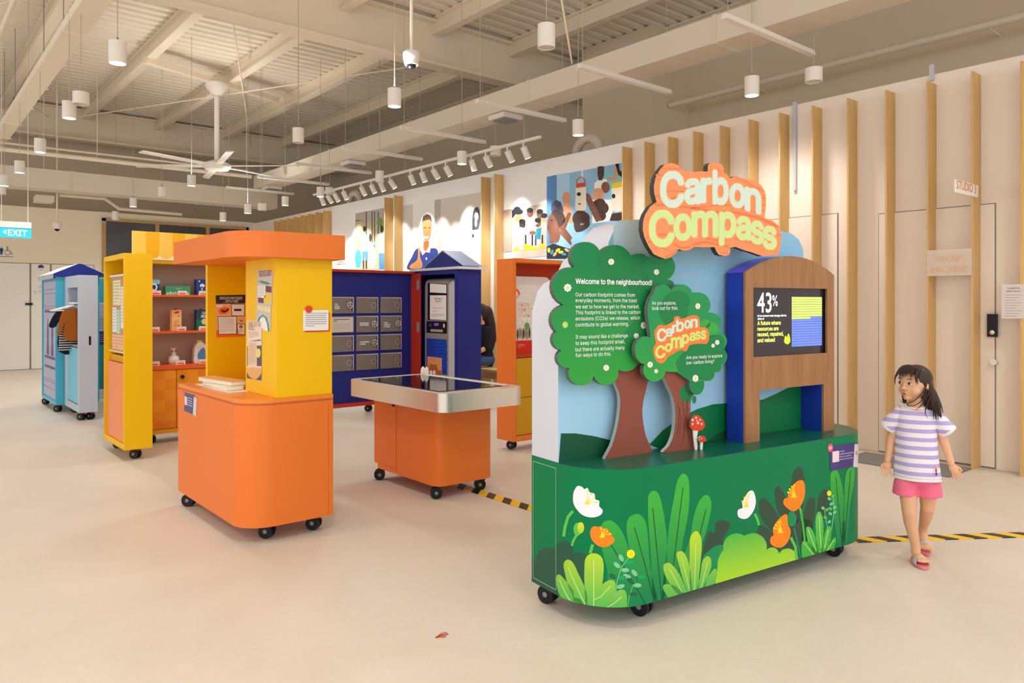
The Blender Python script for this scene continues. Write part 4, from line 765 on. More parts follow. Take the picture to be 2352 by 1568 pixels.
for pp, w in (([(420, 172), (720, 172)], 14), ([(350, 260), (440, 268)], 24), ([(340, 320), (410, 325)], 14), ([(520, 490), (760, 500)], 14), ([(340, 560), (430, 575)], 24), ([(560, 600), (660, 590)], 30), ([(340, 690), (620, 700), (900, 740), (1240, 800), (1500, 800), (1850, 880), (2120, 1010)], 34), ([(860, 740), (1240, 700), (1500, 690), (1800, 800)], 16),
              ([(380, 1125), (500, 1115)], 22), ([(220, 1160), (300, 1150)], 20), ([(240, 1230), (320, 1220)], 22), ([(290, 1330), (420, 1305), (580, 1365)], 10), ([(880, 1270), (1050, 1225), (1200, 1250), (1400, 1290)], 34), ([(1040, 1160), (1260, 1215)], 20), ([(1480, 1170), (1700, 1240), (1880, 1265)], 12), ([(620, 1250), (700, 1310), (850, 1300)], 30),
              ([(1110, 185), (1330, 205)], 12), ([(1500, 290), (1620, 350), (1900, 490)], 14), ([(1870, 590), (1935, 600)], 14), ([(1865, 680), (1930, 700)], 14), ([(1860, 765), (1925, 785)], 14), ([(2090, 1110), (2155, 1140)], 20), ([(500, 1450), (600, 1400), (660, 1330)], 26), ([(1300, 1380), (1420, 1400)], 12)): b.art(ZG, stroke(pp, w), gl_, 1)
sb = b.build('sign_board', gr, 'orange plank-shaped name board on top', merge=False)
b = MB(); cm, cl_ = mat('letter_pale_mint', 'd6ead9', .5), mat('letter_pale_lime', 'd2eb9c', .5); halo = mat('letter_halo', 'fdb87c', .5)
CB = (('C', 412, 205, 760, 735, 0), ('a', 760, 310, 1000, 688, 0), ('r', 995, 300, 1160, 668, 0), ('b', 1168, 185, 1400, 697, .02), ('o', 1412, 375, 1645, 748, .08), ('n', 1632, 420, 1868, 838, .28))
CP = (('C', 252, 765, 620, 1300, 0), ('o', 608, 820, 872, 1207, 0), ('m', 865, 780, 1252, 1160, 0), ('p', 1262, 790, 1510, 1282, .02), ('a', 1508, 845, 1720, 1212, .1), ('s', 1712, 910, 1910, 1272, .12), ('s', 1888, 985, 2092, 1348, .12))
for L_, m_ in ((CB, cm), (CP, cl_)):
    for c_, x0, y0, x1, y1, k_ in L_: b.glyphbox(ZG, c_, x0 - 9, y0 - 9, x1 + 9, y1 + 9, k_, halo, .045, 3)
    for c_, x0, y0, x1, y1, k_ in L_: b.glyphbox(ZG, c_, x0, y0, x1, y1, k_, m_, .03, 4)
b.build('lettering', sb, 'pale mint and lime letters reading Carbon Compass', merge=False)
for x in (-.35, .0, .2): b = MB(); b.box(x, x + .04, ys_ + .026, YK, 1.6, 1.64, BLACK); b.build('sign_bracket', sb)
for (px, py) in ((1485, 1413), (1258, 1378), (1927, 1277)):
    h = G.hit(px, py, 2, 0); caster(gr, min(max(h[0], XL + .07), XR - .07), min(max(h[1], YF + .07), YB - .06), 1.9)
caster(gr, XR - .1, YB - .06, 1.2)

# ------------------------------------------------------------------ recipe stall
FS = Frame(1.46, 3.98); st = FS.root('recipe_stall', 'orange counter stall with yellow walls, orange canopy and recipe posters', 'display stand')
SWd, SDp, SH = .52, 1.17, .79
def rc(x0, x1, y0, y1, r, n=12): return rrect(x0, x1, y0, y1, r, n, (0, 0, 0, 1))
b = MB(); b.prism(rc(0, SWd, 0, SDp, .17), 'z', .09, SH - .035, ORG); b.box(SWd - .03, SWd - .027, -.001, .001, .1, .74, ORGD); b.build('counter', st)
b = MB(); b.prism(rc(0, SWd, 0, SDp, .17), 'z', SH - .035, SH - .022, mat('worktop_edge', 'c8602e', .5)); b.prism(rc(0, SWd, 0, SDp, .17), 'z', SH - .022, SH, mat('worktop_orange', 'f08a30', .3)); b.build('worktop', st)
b = MB(); tx0 = .185; b.box(tx0, SWd, .012, .47, SH, 1.66, YEL); b.build('front_wall', st, 'yellow box wall above the counter', bevel=.002)
b = MB(); b.box(tx0 - .02, SWd, 1.1, 1.14, SH, 1.66, YEL); b.box(SWd - .02, SWd, .47, 1.1, SH, 1.66, YEL); b.build('rear_wall', st, 'yellow rear and side wall panels')
b = MB(); b.prism(rc(-.05, SWd + .05, -.05, 1.09, .2), 'z', 1.565, 1.705, ORG); b.build('canopy', st, 'orange canopy band with rounded corner')
for x, y in ((.06, 1.07), (.19, .1), (.46, .08), (.44, 1.07)): caster(st, x, y, 2.3)
def lines(mb, S, p0, p1, q1, n, dq, m, w=.3, layer=3, short=None, jit=.15):
    for i in range(n):
        e = p1 - (p1 - p0) * (random.random() * jit + (.4 if i == n - 1 else 0)); q = q1 - dq * i
        mb.art(S, [(p0, q), (e, q), (e, q - dq * w), (p0, q - dq * w)], m, layer, px=False)
def poly_lines(mb, S, Zs, x0, x1, y0, n, dy, m, h=.3, layer=4, sl=0, last=.5):
    for i in range(n):
        xe = x1 if i < n - 1 else x0 + (x1 - x0) * last; xe -= (x1 - x0) * .1 * random.random(); y = y0 + dy * i
        mb.art(Zs, [(x0, y), (xe, y + sl * (xe - x0)), (xe, y + sl * (xe - x0) + dy * h), (x0, y + dy * h)], m, layer)
# white notice with red burst on the front wall
Sf = PY(FS, .012 - .004); Zf = Sub(Sf, 5.4067, 480, 600)
b = MB(); rb = mat('burst_red', 'e2481c', .5)
P = [Zf.at(*p) for p in ((1188, 878), (1500, 878), (1500, 628), (1188, 628))]; b.prism(rrect(P[0][0], P[1][0], P[0][1], P[2][1], .006), 'y', .008, .0115, rb)
P = [Zf.at(*p) for p in ((1168, 862), (1482, 862), (1485, 603))]; b.prism(rrect(P[0][0], P[1][0], P[0][1], P[2][1], .006), 'y', .004, .008, PAPER)
Sg = PY(FS, .004); Zg = Sub(Sg, 5.4067, 480, 600); poly_lines(b, Sg, Zg, 1198, 1478, 640, 1, 26, MIDINK, .3, 2, 0, 1); poly_lines(b, Sg, Zg, 1198, 1465, 664, 6, 26.5, MIDINK, .35, 2)
burst = []
for i in range(32): t = 2 * math.pi * i / 32; r_ = 52 if i % 2 else 40; burst.append((1240 + r_ * math.cos(t), 595 + r_ * math.sin(t)))
b.art(Zg, burst, rb, 4); b.build('wall_note', st, 'white rounded note with red burst', merge=False)
# posters
Sx = PX(FS, tx0 - .001); Zx = Sub(Sx, 5.4067, 480, 600)
def rq(mb, Zs, x0, x1, y0, y1, m, l, sl=0): mb.art(Zs, [(x0, y0), (x1, y0 + sl * (x1 - x0)), (x1, y1 + sl * (x1 - x0)), (x0, y1)], m, l)
b = MB(); cgrey = mat('poster_grey', 'cdc2b9', .6); pgr = mat('poster_green', '4d9a7e', .6); mar = mat('poster_maroon', '7c4a4c', .6)
b.art(Zx, [(605, 95), (795, 128), (762, 880), (582, 800)], cgrey, 1)
b.textpx(Zx, 'FRIED RICE REMIX', (622, 190), (775, 215), mar, .0, 3, aspect=2.2)
rq(b, Zx, 604, 790, 244, 252, pgr, 2, .2); b.art(Zx, [(636, 250), (648, 238), (740, 260), (752, 280), (740, 292), (648, 270)], pgr, 3)
rq(b, Zx, 608, 698, 296, 448, PAPER, 2, .08); poly_lines(b, Sx, Zx, 616, 690, 308, 10, 14, MIDINK, .3, 3, .08); rq(b, Zx, 706, 778, 302, 380, mar, 2, .14); rq(b, Zx, 700, 770, 394, 420, pyel, 2, .1); rq(b, Zx, 690, 762, 420, 510, pyel, 2, .1); rq(b, Zx, 612, 680, 446, 512, mar, 2, .15)
for i in range(4): rq(b, Zx, 604 + 42 * i, 638 + 42 * i, 545 + 8 * i, 600 + 10 * i, mat('poster_cream', 'f2dc9a', .6), 2, .1)
b.art(Zx, stroke([(610, 760), (630, 700), (670, 668), (710, 700), (735, 790), (742, 868)], 20), pgr, 3); b.art(Zx, smooth([(620, 770), (645, 710), (680, 700), (715, 760), (728, 862), (660, 830)]), PAPER, 2)
b.build('rice_poster', st, 'tall grey poster headed FRIED RICE REMIX', merge=False)
b = MB(); pch = mat('poster_peach', 'e9c8a8', .6); slate = mat('poster_slate', '5d5a68', .6); ter = mat('poster_terracotta', 'b5714a', .6); sand = mat('poster_sand', 'e8b06a', .6)
b.art(Zx, [(478, 730), (658, 752), (652, 1478), (472, 1448)], mat('poster_ivory', 'ead6c4', .6), 4)
b.textpx(Zx, 'PEANUT BUTTER', (494, 800), (638, 808), ter, .0, 6, aspect=1.6); b.textpx(Zx, 'NOODLES', (494, 852), (572, 858), ter, 0, 6, aspect=1.7)
poly_lines(b, Sx, Zx, 494, 625, 876, 5, 15, ter, .25, 6); b.art(Zx, [(486, 996), (645, 968), (645, 985)], mar, 6); rq(b, Zx, 477, 486, 1055, 1300, slate, 5); rq(b, Zx, 596, 654, 1045, 1300, slate, 5); rq(b, Zx, 490, 596, 1005, 1290, pch, 5); poly_lines(b, Sx, Zx, 498, 585, 1025, 14, 18, ter, .2, 6)
b.art(Zx, ell(614, 1138, 30, 58), mat('poster_lemon', 'ead978', .6), 7); b.art(Zx, [(473, 1320), (653, 1330), (651, 1478), (472, 1448)], slate, 5); b.art(Zx, smooth([(474, 1320), (650, 1330), (645, 1400), (590, 1460), (530, 1450), (480, 1390)]), sand, 6)
b.build('noodle_poster', st, 'narrow poster headed PEANUT BUTTER NOODLES', merge=False)
Sr = PY(FS, 1.1 - .001); Zr = Sub(Sr, 5.4067, 480, 600); b = MB(); oran = mat('poster_orange', 'f4661c', .6); lor = mat('poster_light_orange', 'f3b07c', .6); brn = mat('poster_brown', '3a2a28', .6)
b.art(Zr, [(82, 422), (453, 414), (448, 930), (92, 945)], lor, 1); b.art(Zr, [(90, 856), (448, 846), (448, 930), (92, 945)], oran, 2); b.art(Zr, [(82, 422), (453, 414), (449, 522), (86, 528)], brn, 2)
b.textpx(Zr, 'CHOCOLATE CHIP COOKIES!', (130, 472), (414, 466), TXT, 0, 4, aspect=2.2); b.textpx(Zr, '... WITH A TWIST', (182, 512), (368, 505), TXT, 0, 4, aspect=1.9)
b.art(Zr, ell(184, 612, 66, 42, 20, -12), oran, 3); b.art(Zr, smooth([(150, 600), (200, 610), (245, 575), (238, 610), (190, 635), (160, 625)]), brn, 4); rq(b, Zr, 92, 172, 544, 566, PAPER, 3)
for x0, y0, x1, y1, s_ in ((272, 528, 444, 680, -.0), (108, 684, 345, 905, -.06), (345, 772, 448, 912, .04)):
    b.art(Zr, [(x0, y0), (x1, y0 + s_ * 100), (x1, y1), (x0 + 8, y1 - s_ * 60)], brn, 5); b.art(Zr, [(x0 + 7, y0 + 7), (x1 - 7, y0 + 7 + s_ * 100), (x1 - 7, y1 - 7), (x0 + 15, y1 - 7 - s_ * 60)], PAPER, 6)
b.art(Zr, stroke([(310, 603), (402, 603)], 26), brn, 7); poly_lines(b, Sr, Zr, 130, 320, 705, 11, 17, MIDINK, .25, 7); b.art(Zr, ell(396, 810, 25, 24), ter, 7); poly_lines(b, Sr, Zr, 362, 425, 845, 4, 13, INK, .25, 7); b.art(Zr, smooth([(378, 722), (398, 736), (420, 728), (400, 748)]), brn, 4)
b.build('cookie_poster', st, 'poster headed CHOCOLATE CHIP COOKIES ... WITH A TWIST', merge=False)
# small purple sticker on the counter side
Sl = PX(FS, -.001); Zl = Sub(Sl, 15.68, 400, 880); b = MB(); mut = mat('sticker_slate_purple', '5a4f7c', .5)
b.art(Zl, [(395, 325), (735, 425), (740, 1110), (660, 1115), (360, 985)], mut, 1); b.art(Zl, [(375, 455), (470, 500), (470, 800), (380, 765)], MATS['sticker_blush'], 2); b.art(Zl, ell(360, 330, 32, 55), MATS['badge_coral'], 2)
for i in range(4): b.art(Zl, [(488, 500 + 85 * i), (655, 565 + 85 * i), (655, 590 + 85 * i), (488, 525 + 85 * i)], MATS['lilac_lettering'], 2)
b.art(Zl, [(712, 470), (820, 550), (790, 1215), (680, 1110)], MATS['sticker_phone'], 3); b.art(Zl, ell(750, 850, 32, 130), MATS['sticker_sand'], 4)
b.build('information_sticker', st, 'purple sticker on the counter side', merge=False)
# things on the counter
Fb = Frame(FS.o[0], FS.o[1], 0, SH)
Sc = PZ(R0, SH)
q = [Sc.at(*p) for p in ((470, 873), (562, 893), (560, 868), (510, 862))]
b = MB(); b.prism([(p[0], p[1]) for p in [(1.53, 4.42), (1.66, 4.42), (1.66, 5.02), (1.53, 5.02)]], 'z', SH, SH + .002, PAPER); tag(b.build('counter_mat'), 'flat white paper mat lying on the orange stall counter', 'mat')
def ringbook(name, lab, x, y, z, rot, m1):
    fr = Frame(x, y, rot, z); r = fr.root(name, lab, 'recipe book', 'recipe books on the stall counter')
    b = MB(); b.box(-.05, .05, -.22, .22, .001, .022, mat('book_cream_pages', 'f1ead0', .6)); b.build('pages', r)
    b = MB(); b.box(-.053, .053, -.223, .223, .022, .026, m1); b.build('cover', r)
ringbook('recipe_book', 'lower cream recipe book lying on the counter mat', 1.6, 4.72, SH + .003, .0, mat('book_cover_cream', 'f5efd8', .5))
ringbook('recipe_book', 'upper recipe book with patterned orange cover, lying on another', 1.598, 4.72, SH + .0305, .12, mat('book_cover_orange', 'eeb070', .5, vary=.3, vscale=40))

# ------------------------------------------------------------------ interactive table
FT = Frame(3.04, 4.54); tb = FT.root('interactive_table', 'touchscreen table with brushed metal rim on an orange cabinet', 'table')
b = MB(); b.prism(rrect(-.24, .25, -.42, .42, .075), 'z', .09, .615, ORG); b.build('cabinet', tb)
b = MB(); b.box(-.243, -.239, .10, .41, .13, .60, ORG); cd = b.build('door', tb, bevel=.001); b = MB(); b.tube([(-.243, .13, .585), (-.252, .13, .585)], .014, BLACK, 16); b.build('lock', cd)
b = MB(); b.box(-.2425, -.2395, .0985, .1005, .12, .61, ORGD); b.box(-.2425, -.2395, .10, .41, .128, .130, ORGD); b.build('door_gap', tb)
b = MB(); x0, x1, y0, y1 = -.355, .35, -.64, .63; b.prism(rrect(x0, x1, y0, y1, .09, 10), 'z', .617, .74, STEEL); 
b.prism(rrect(x0 + .05, x1 - .05, y0 + .1, y1 - .1, .02), 'z', .74, .7405, mat('table_rim_black', '3b3b40', .2)); b.build('rim', tb, 'brushed metal rim', bevel=.004)
b = MB(); b.box(x0 + .065, x1 - .12, y0 + .12, y1 - .12, .7406, .744, mat('touch_glass', '14161f', .06, spec=.8)); b.build('touchscreen', tb)
b = MB(); b.box(x1 - .1, x1 - .06, y0 + .12, y1 - .12, .7406, .7435, mat('white_strip', 'e6e2dc', .4)); b.build('strip', tb)
for x, y in ((-.18, -.36), (-.2, .36), (.19, -.36), (.19, .36)): caster(tb, x, y, 2.6)
b = MB(); 
for k_ in (0, .05): b.lathe([(0, 0), (.017, 0), (.02, .02), (.014, .05), (0, .065)], 0, k_, PAPER, 12)
f_ = Frame(3.33, 5.06, 0, .744); 
o = b.build('paper_cone'); o.location = (3.335, 5.06, .7412); tag(o, 'pair of small white paper cones at the back of the table', 'cone')

# ------------------------------------------------------------------ grocery unit
FG = Frame(1.51, 6.83); gu = FG.root('grocery_shelf_unit', 'yellow grocery shelf unit with striped awning and checked orange cupboard doors', 'shelf unit')
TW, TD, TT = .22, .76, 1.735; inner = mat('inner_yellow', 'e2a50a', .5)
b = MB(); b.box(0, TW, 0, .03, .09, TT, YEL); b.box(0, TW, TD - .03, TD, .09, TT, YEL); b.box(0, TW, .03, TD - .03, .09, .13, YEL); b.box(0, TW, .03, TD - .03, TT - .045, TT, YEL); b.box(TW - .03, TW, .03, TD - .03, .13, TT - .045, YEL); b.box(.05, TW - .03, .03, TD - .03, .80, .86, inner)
tw = b.build('tower', gu, 'yellow open-sided tower', bevel=.002)
b = MB(); b.box(.02, .04, .03, TD - .035, .135, .80, SALM); b.build('lower_panel', tw, 'salmon panel')
b = MB(); Sm = PX(FG, .019); q = (-.1, .7); b.box(.015, .019, .06, .1, .62, .74, PAPER)
b.build('label_card', tw)
b = MB(); brd = mat('notice_board_tan', 'c39a74', .7); b.box(.05, .06, .05, TD - .06, .9, 1.56, brd); b.tube([(.045, .04, 1.56), (.045, TD - .05, 1.56)], .01, PAPER); b.box(.03, .062, .05, TD - .06, .885, .9, mat('pale_wood_ledge', 'e5cf9a', .5)); nb = b.build('notice_board', tw, 'tan board with pinned sheets')
b = MB(); shc = [mat('sheet_cream', 'efe0b4', .7), mat('sheet_white', 'ece6e4', .7), mat('sheet_mint', 'b9dcc8', .7), mat('sheet_peach', 'f2b98a', .7)]
SmB = PX(FG, .05)
for (ya, yb_, za, zb_, ci) in ((.62, .35, 1.3, 1.52, 0), (.64, .5, 1.06, 1.28, 1), (.49, .36, 1.05, 1.26, 2), (.33, .12, 1.1, 1.46, 1), (.64, .1, .91, 1.04, 3), (.62, .4, .92, 1.03, 0), (.36, .14, .92, 1.03, 0)):
    b.box(.047 - .001 * ci, .05, yb_, ya, za, zb_, shc[ci]); lines(b, PX(FG, .047 - .001 * ci), -ya + .02, -yb_ - .02, zb_ - .02, int((zb_ - za) / .03), .028, MIDINK, .2)
b.build('pinned_sheets', nb, merge=False)
caster(gu, .12, .07, 2.2); caster(gu, .12, TD - .08, 2.2)
UY = .66; UX0, UX1 = TW, 1.25; back = mat('pinkish_grey_back', 'b79f92', .6)
b = MB(); b.box(UX0, UX1, UY + .3, UY + .33, .09, 1.73, back); b.box(UX0, UX1, UY, UY + .3, .09, .13, mat('base_mustard', 'dd9a10', .5)); b.box(UX1 - .03, UX1, UY, UY + .3, .13, 1.73, YEL); b.box(UX0, UX1, UY - .005, UY + .3, 1.69, 1.73, YEL)
b.build('carcass', gu, 'grey backed carcass')
SU = PY(FG, UY)
shz = []
for (py, t) in ((677, .02), (760, .02), (838, .04)):
    z = SU.at(410, py)[1]; shz.append(z); b = MB(); b.box(UX0 + .0, UX1 - .03, UY + .002, UY + .3, z - t - .0, z, mat('shelf_orange', 'e2601e', .4)); b.build('shelf', gu, bevel=.001)
zt_ = shz[2] - .045; xd = SU.at(406, 900)[0]; chk = checker_mat()
for i, (xa, xb) in enumerate(((UX0 + .004, xd - .003), (xd + .003, xd + .42), (xd + .426, UX1 - .035))):
    b = MB(); b.box(xa, xb, UY + .01, UY + .028, .135, zt_, chk); d = b.build('cupboard_door', gu)
    if i: b = MB(); b.tube([(xa + .05, UY + .01, zt_ - .07), (xa + .05, UY - .005, zt_ - .07)], .018, BLACK, 16); b.build('lock', d)
aw0 = SU.at(302, 560)[0]; awt, awb = SU.at(302, 530)[1], SU.at(302, 600)[1]; b = MB(); ay, am, ac = mat('awning_light', 'f5c552', .5), mat('awning_amber', 'f0b012', .5), mat('awning_cream', 'f5e3c2', .5)
b.box(aw0, UX1 + .03, UY - .03, UY - .01, 1.722, awt, ac); w = .115; i = 0; x = aw0
while x < UX1 + .0:
    x2 = min(x + w, UX1 + .03); zb_ = 1.775; r_ = (x2 - x) / 2
    b.art(PY(FG, UY - .03), [(x, awt)] + [(x + r_ - r_ * math.cos(t), zb_ - r_ * .75 * math.sin(t)) for t in [math.pi * k_ / 12 for k_ in range(13)]] + [(x2, awt)], am if i % 2 else ay, 1, px=False); x = x2; i += 1
b.build('awning', gu, 'flat awning board with scalloped amber stripes', merge=False)
for x, y in ((.4, UY + .06), (1.1, UY + .06)): caster(gu, x, y, 2)
def on_shelf(k): return shz[k] + .0005
SI = PY(R0, FG.o[1] + UY + .1)
def ixx(px): return SI.at(px, 700)[0]
yi = FG.o[1] + UY + .1
def carton(name, lab, px0, px1, zk, h, cols, fn=None, d=.07, group='groceries on the shelf unit'):
    xa, xb = ixx(px0), ixx(px1); fr = Frame((xa + xb) / 2, yi, 0, on_shelf(zk)); r = fr.root(name, lab, 'grocery pack', group); w = (xb - xa) / 2
    b = MB(); b.box(-w, w, 0, d, 0, h, cols); 
    if fn: fn(b, PY(fr, 0), w, h)
    b.build('pack', r, merge=False); return r, w, h, d
navyb, tealb = mat('box_navy', '1e3c86', .5), mat('box_green', '3f9f74', .5)
def f_soap(b, S, w, h): b.art(S, [(-w, h * .7), (w, h * .7), (w, h), (-w, h)], mat('box_sky', '8fc8de', .5), 1, px=False); b.art(S, ell(0, h * .5, w * .6, h * .25), PAPER, 2, px=False); b.art(S, ell(0, h * .5, w * .35, h * .15), navyb, 3, px=False)
carton('soap_powder_box', 'navy and sky blue carton partly hidden beside the yellow tower, top shelf', 340, 367, 0, .145, navyb, f_soap)
def f_tissue(b, S, w, h): b.text(S, 'Tissue', -w * .2, w * .2, h * .65, PAPER, 0, 2); [b.art(S, ell(-w * .8 + w * .2 * i, h * .1, w * .12, h * (.2 + .1 * (i % 2))), mat('box_pale_green', 'b9dcc4', .5), 1, px=False) for i in range(9)]
carton('tissue_box', 'long green tissue box lying on the top shelf', 380, 437, 0, .085, tealb, f_tissue, .09)
def f_blue(b, S, w, h): b.art(S, ell(0, h * .6, w * .4, h * .12), PAPER, 1, px=False); b.art(S, ell(-w * .5, h * .88, w * .15, h * .05), PAPER, 1, px=False); b.art(S, [(-w * .2, h * .2), (w * .1, h * .2), (w * .1, h * .55), (-w * .2, h * .55)], pblue, 1, px=False)
carton('dishwasher_tablet_box', 'dark blue carton with white print at right of top shelf', 451, 478, 0, .155, mat('box_blue', '20418f', .5), f_blue)
def gable_top(r, w, h, d, m, capm):
    b = MB(); b.lathe([(0, h + .012), (.014, h + .012), (.014, h), (0, h)], -w * .1, d / 2, capm, 12); b.build('cap', r)
def f_soy(b, S, w, h): b.art(S, ell(0, h * .88, w * .6, h * .05, 16, 12), mat('box_red', 'd2301f', .5), 1, px=False); b.text(S, 'SOY', -w * .55, w * .4, h * .36, mat('box_tan_ink', 'c8783c', .5), .01, 2, height=h * .12); b.text(S, 'MILK', -w * .55, w * .6, h * .2, MATS['box_tan_ink'], .01, 2, height=h * .12); b.art(S, ell(w * .4, h * .7, w * .3, h * .03, 10, 30), pgreen, 1, px=False)
r, w, h, d = carton('soy_milk_carton', 'peach soy milk carton standing on the middle shelf', 395, 417, 1, .2, mat('box_peach', 'f3bd7c', .5), f_soy, .07); gable_top(r, w, h, d, None, mat('cap_red', '9c2418', .5))
def f_oat(b, S, w, h): b.art(S, [(-w, 0), (w, 0), (w, h * .5), (-w, h * .5)], mat('box_dark_green', '14724a', .5), 1, px=False); b.text(S, 'OAT', -w * .1, w * .9, h * .78, PAPER, .02, 3, height=h * .13); b.text(S, 'MILK', -w * .25, w * .9, h * .62, PAPER, .02, 3, height=h * .13); b.art(S, ell(w * .3, h * .42, w * .5, h * .15), mat('box_oat', 'd9cf9a', .5), 3, px=False)
r, w, h, d = carton('oat_milk_carton', 'dark green oat milk carton at right of the middle shelf', 451, 480, 1, .2, mat('box_petrol', '1c4a64', .5), f_oat, .07); gable_top(r, w, h, d, None, MATS['cap_red'])
x = ixx(403); fr = Frame(x, yi, 0, on_shelf(2)); r = fr.root('soap_pump_bottle', 'white round soap pump bottle on the cupboard top', 'bottle', 'groceries on the shelf unit'); gm = mat('bottle_white', 'ebe6e4', .35)
b = MB(); b.lathe([(0, 0), (.035, 0), (.047, .02), (.05, .05), (.04, .075), (.018, .088), (.018, .1)], 0, .05, gm, 20); b.build('bottle_body', r)
b = MB(); b.lathe([(.02, .1), (.02, .112), (.007, .113), (.007, .15), (0, .15)], 0, .05, gm, 14); b.box(-.026, .014, .04, .06, .142, .152, gm); b.build('pump', r)
x = ixx(462); fr = Frame(x, yi, 0, on_shelf(2)); r = fr.root('detergent_bottle', 'white detergent bottle with lime cap and blue label, by the stall', 'bottle', 'groceries on the shelf unit')
b = MB(); b.prism(smooth([(-.055, 0), (.055, 0), (.06, .1), (.05, .17), (.02, .2), (-.02, .2), (-.05, .16), (-.06, .08)], 3), 'y', .02, .08, gm); b.art(PY(fr, .02), smooth([(-.02, .04), (.045, .03), (.05, .1), (.03, .15), (0, .13), (-.025, .09)]), pblue2, 1, px=False); b.build('bottle_body', r, merge=False)
b = MB(); b.lathe([(.03, .198), (.03, .205), (.024, .225), (0, .228)], 0, .05, mat('cap_lime', 'd9d84a', .4), 14); b.build('cap', r)
tagm = mat('price_tag_cream', 'f2dfd6', .6); tagr = mat('price_tag_orange', 'd9522a', .6)
tn = 0
for zk, pxs in ((0, (355, 415, 463)), (1, (352, 413, 463)), (2, (352, 411, 463))):
    for j, px in enumerate(pxs):
        x = ixx(px); fr = Frame(x, yi - .06, 0, on_shelf(zk)); r = fr.root('price_tag', 'cream label block on the %s, %s of its three' % (('top shelf', 'middle shelf', 'cupboard top')[zk], ('leftmost', 'middle', 'rightmost')[j]), 'price tag', 'label blocks on the grocery shelves')
        b = MB(); b.prism([(0, 0), (.03, 0), (.012, .04), (0, .04)], 'x', -.042, .042, tagm); b.art(PY(fr, 0), [(-.03, .006), (.03, .006), (.03, .017), (-.03, .017)], tagr, 1, px=False); b.art(PY(fr, 0), [(-.015, .026), (.015, .026), (.015, .029), (-.015, .029)], MIDINK, 1, px=False); b.build('block', r, merge=False)

# ------------------------------------------------------------------ wardrobe stand
FWd = Frame(1.555, 9.5); wr = FWd.root('wardrobe_display', 'house shaped wardrobe display in cyan and pale grey with a navy roof', 'display stand')
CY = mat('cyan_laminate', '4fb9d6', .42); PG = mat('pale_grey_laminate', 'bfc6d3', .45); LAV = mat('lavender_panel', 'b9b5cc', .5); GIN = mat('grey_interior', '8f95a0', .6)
b = MB(); b.box(0, .1, .93, .96, .09, 1.64, CY); b.box(0, .1, 1.95, 1.98, .09, 1.64, CY); b.box(0, .1, .96, 1.95, .09, .13, CY); b.box(0, .1, .96, 1.95, 1.6, 1.64, CY); b.box(.03, .1, .96, 1.95, .13, 1.6, CY); b.box(.1, .48, .98, 1.98, .09, 1.64, CY)
mc = b.build('cyan_cabinet', wr, 'cyan cabinet body', bevel=.002)
b = MB(); b.box(.015, .03, .97, 1.94, .135, 1.595, LAV); S = PX(FWd, .015); pl = mat('print_plum', '6b6088', .5)
for z in (1.49, 1.44, 1.28, 1.25, .36, .33, .25): b.art(S, [(-1.93, z), (-.98, z), (-.98, z + .006), (-1.93, z + .006)], pl, 1, px=False)
for z in (1.2, .62, .5): b.art(S, [(-1.85, z), (-1.05, z), (-1.05, z + .035), (-1.85, z + .035)], pl, 1, px=False)
for cxp in (-1.6, -1.27): b.art(S, smooth([(cxp - .02, 1.12), (cxp + .02, 1.12), (cxp + .08, .95), (cxp + .06, .85), (cxp + .1, .68), (cxp - .1, .68), (cxp - .06, .85), (cxp - .08, .95)]), pl, 1, px=False)
for cxp in (-1.85, -1.6, -1.35, -1.1): b.art(S, [(cxp, 1.28), (cxp + .01, 1.28), (cxp + .01, 1.44), (cxp, 1.44)], pl, 1, px=False)
b.build('picture_panel', mc, 'lavender panel with plum line drawings', merge=False)
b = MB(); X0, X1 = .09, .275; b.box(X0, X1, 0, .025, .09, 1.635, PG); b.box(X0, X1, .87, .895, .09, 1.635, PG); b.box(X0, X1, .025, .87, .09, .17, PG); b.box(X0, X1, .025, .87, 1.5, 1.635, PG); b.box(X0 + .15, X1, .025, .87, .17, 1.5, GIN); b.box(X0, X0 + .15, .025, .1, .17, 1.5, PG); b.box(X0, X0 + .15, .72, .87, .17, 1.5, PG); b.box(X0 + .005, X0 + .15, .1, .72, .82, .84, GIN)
ld = b.build('grey_locker', wr, 'pale grey pull-out locker', bevel=.002)
b = MB(); b.box(X0 + .004, X0 + .02, .1, .72, .18, .81, mat('aqua_door', '7cc8df', .42)); b.build('lower_door', ld, 'light aqua door')
b = MB(); S = PY(FWd, 0); q0, q1 = S.at(204, 772), S.at(209, 792); b.box(q0[0], q1[0], -.004, 0, q1[1], q0[1], BLACK); b.build('handle', ld)
b = MB(); b.tube([(X0 + .02, .1, 1.32), (X0 + .02, .72, 1.32)], .009, PAPER); b.build('rail', ld)
rf = MB(); ry0, ry1 = .87, 2.02; ex0, ex1 = -.03, .53; ez, rz = 1.645, 1.80; navr = mat('roof_navy', '1f2f96', .45); cxr = .25
rf.prism([(ex0, ez), (ex1, ez), (ex1, ez + .03), (cxr + .02, rz), (cxr - .02, rz), (ex0, ez + .03)], 'y', ry0, ry0 + .02, navr)
sl = band_mat('roof_stripes', 'e9e6ec', '5d5a78', .07, 0, axis=1, duty=.55, rough=.5)
rf.prism([(ex0, ez), (ex1, ez), (ex1, ez + .03), (cxr + .02, rz), (cxr - .02, rz), (ex0, ez + .03)], 'y', ry0 + .02, ry1, mat('roof_white', 'dfe0e8', .5))
rf.box(ex0 - .003, ex0 - .0005, ry0 + .02, ry1, ez - .03, ez + .028, sl); rf.build('roof', wr, 'navy gable roof with striped eave')
for x, y in ((.05, 1.0), (.05, 1.9), (.14, .07), (.23, .07), (.2, .8), (.4, 1.9)): caster(wr, x, y, 2.2)
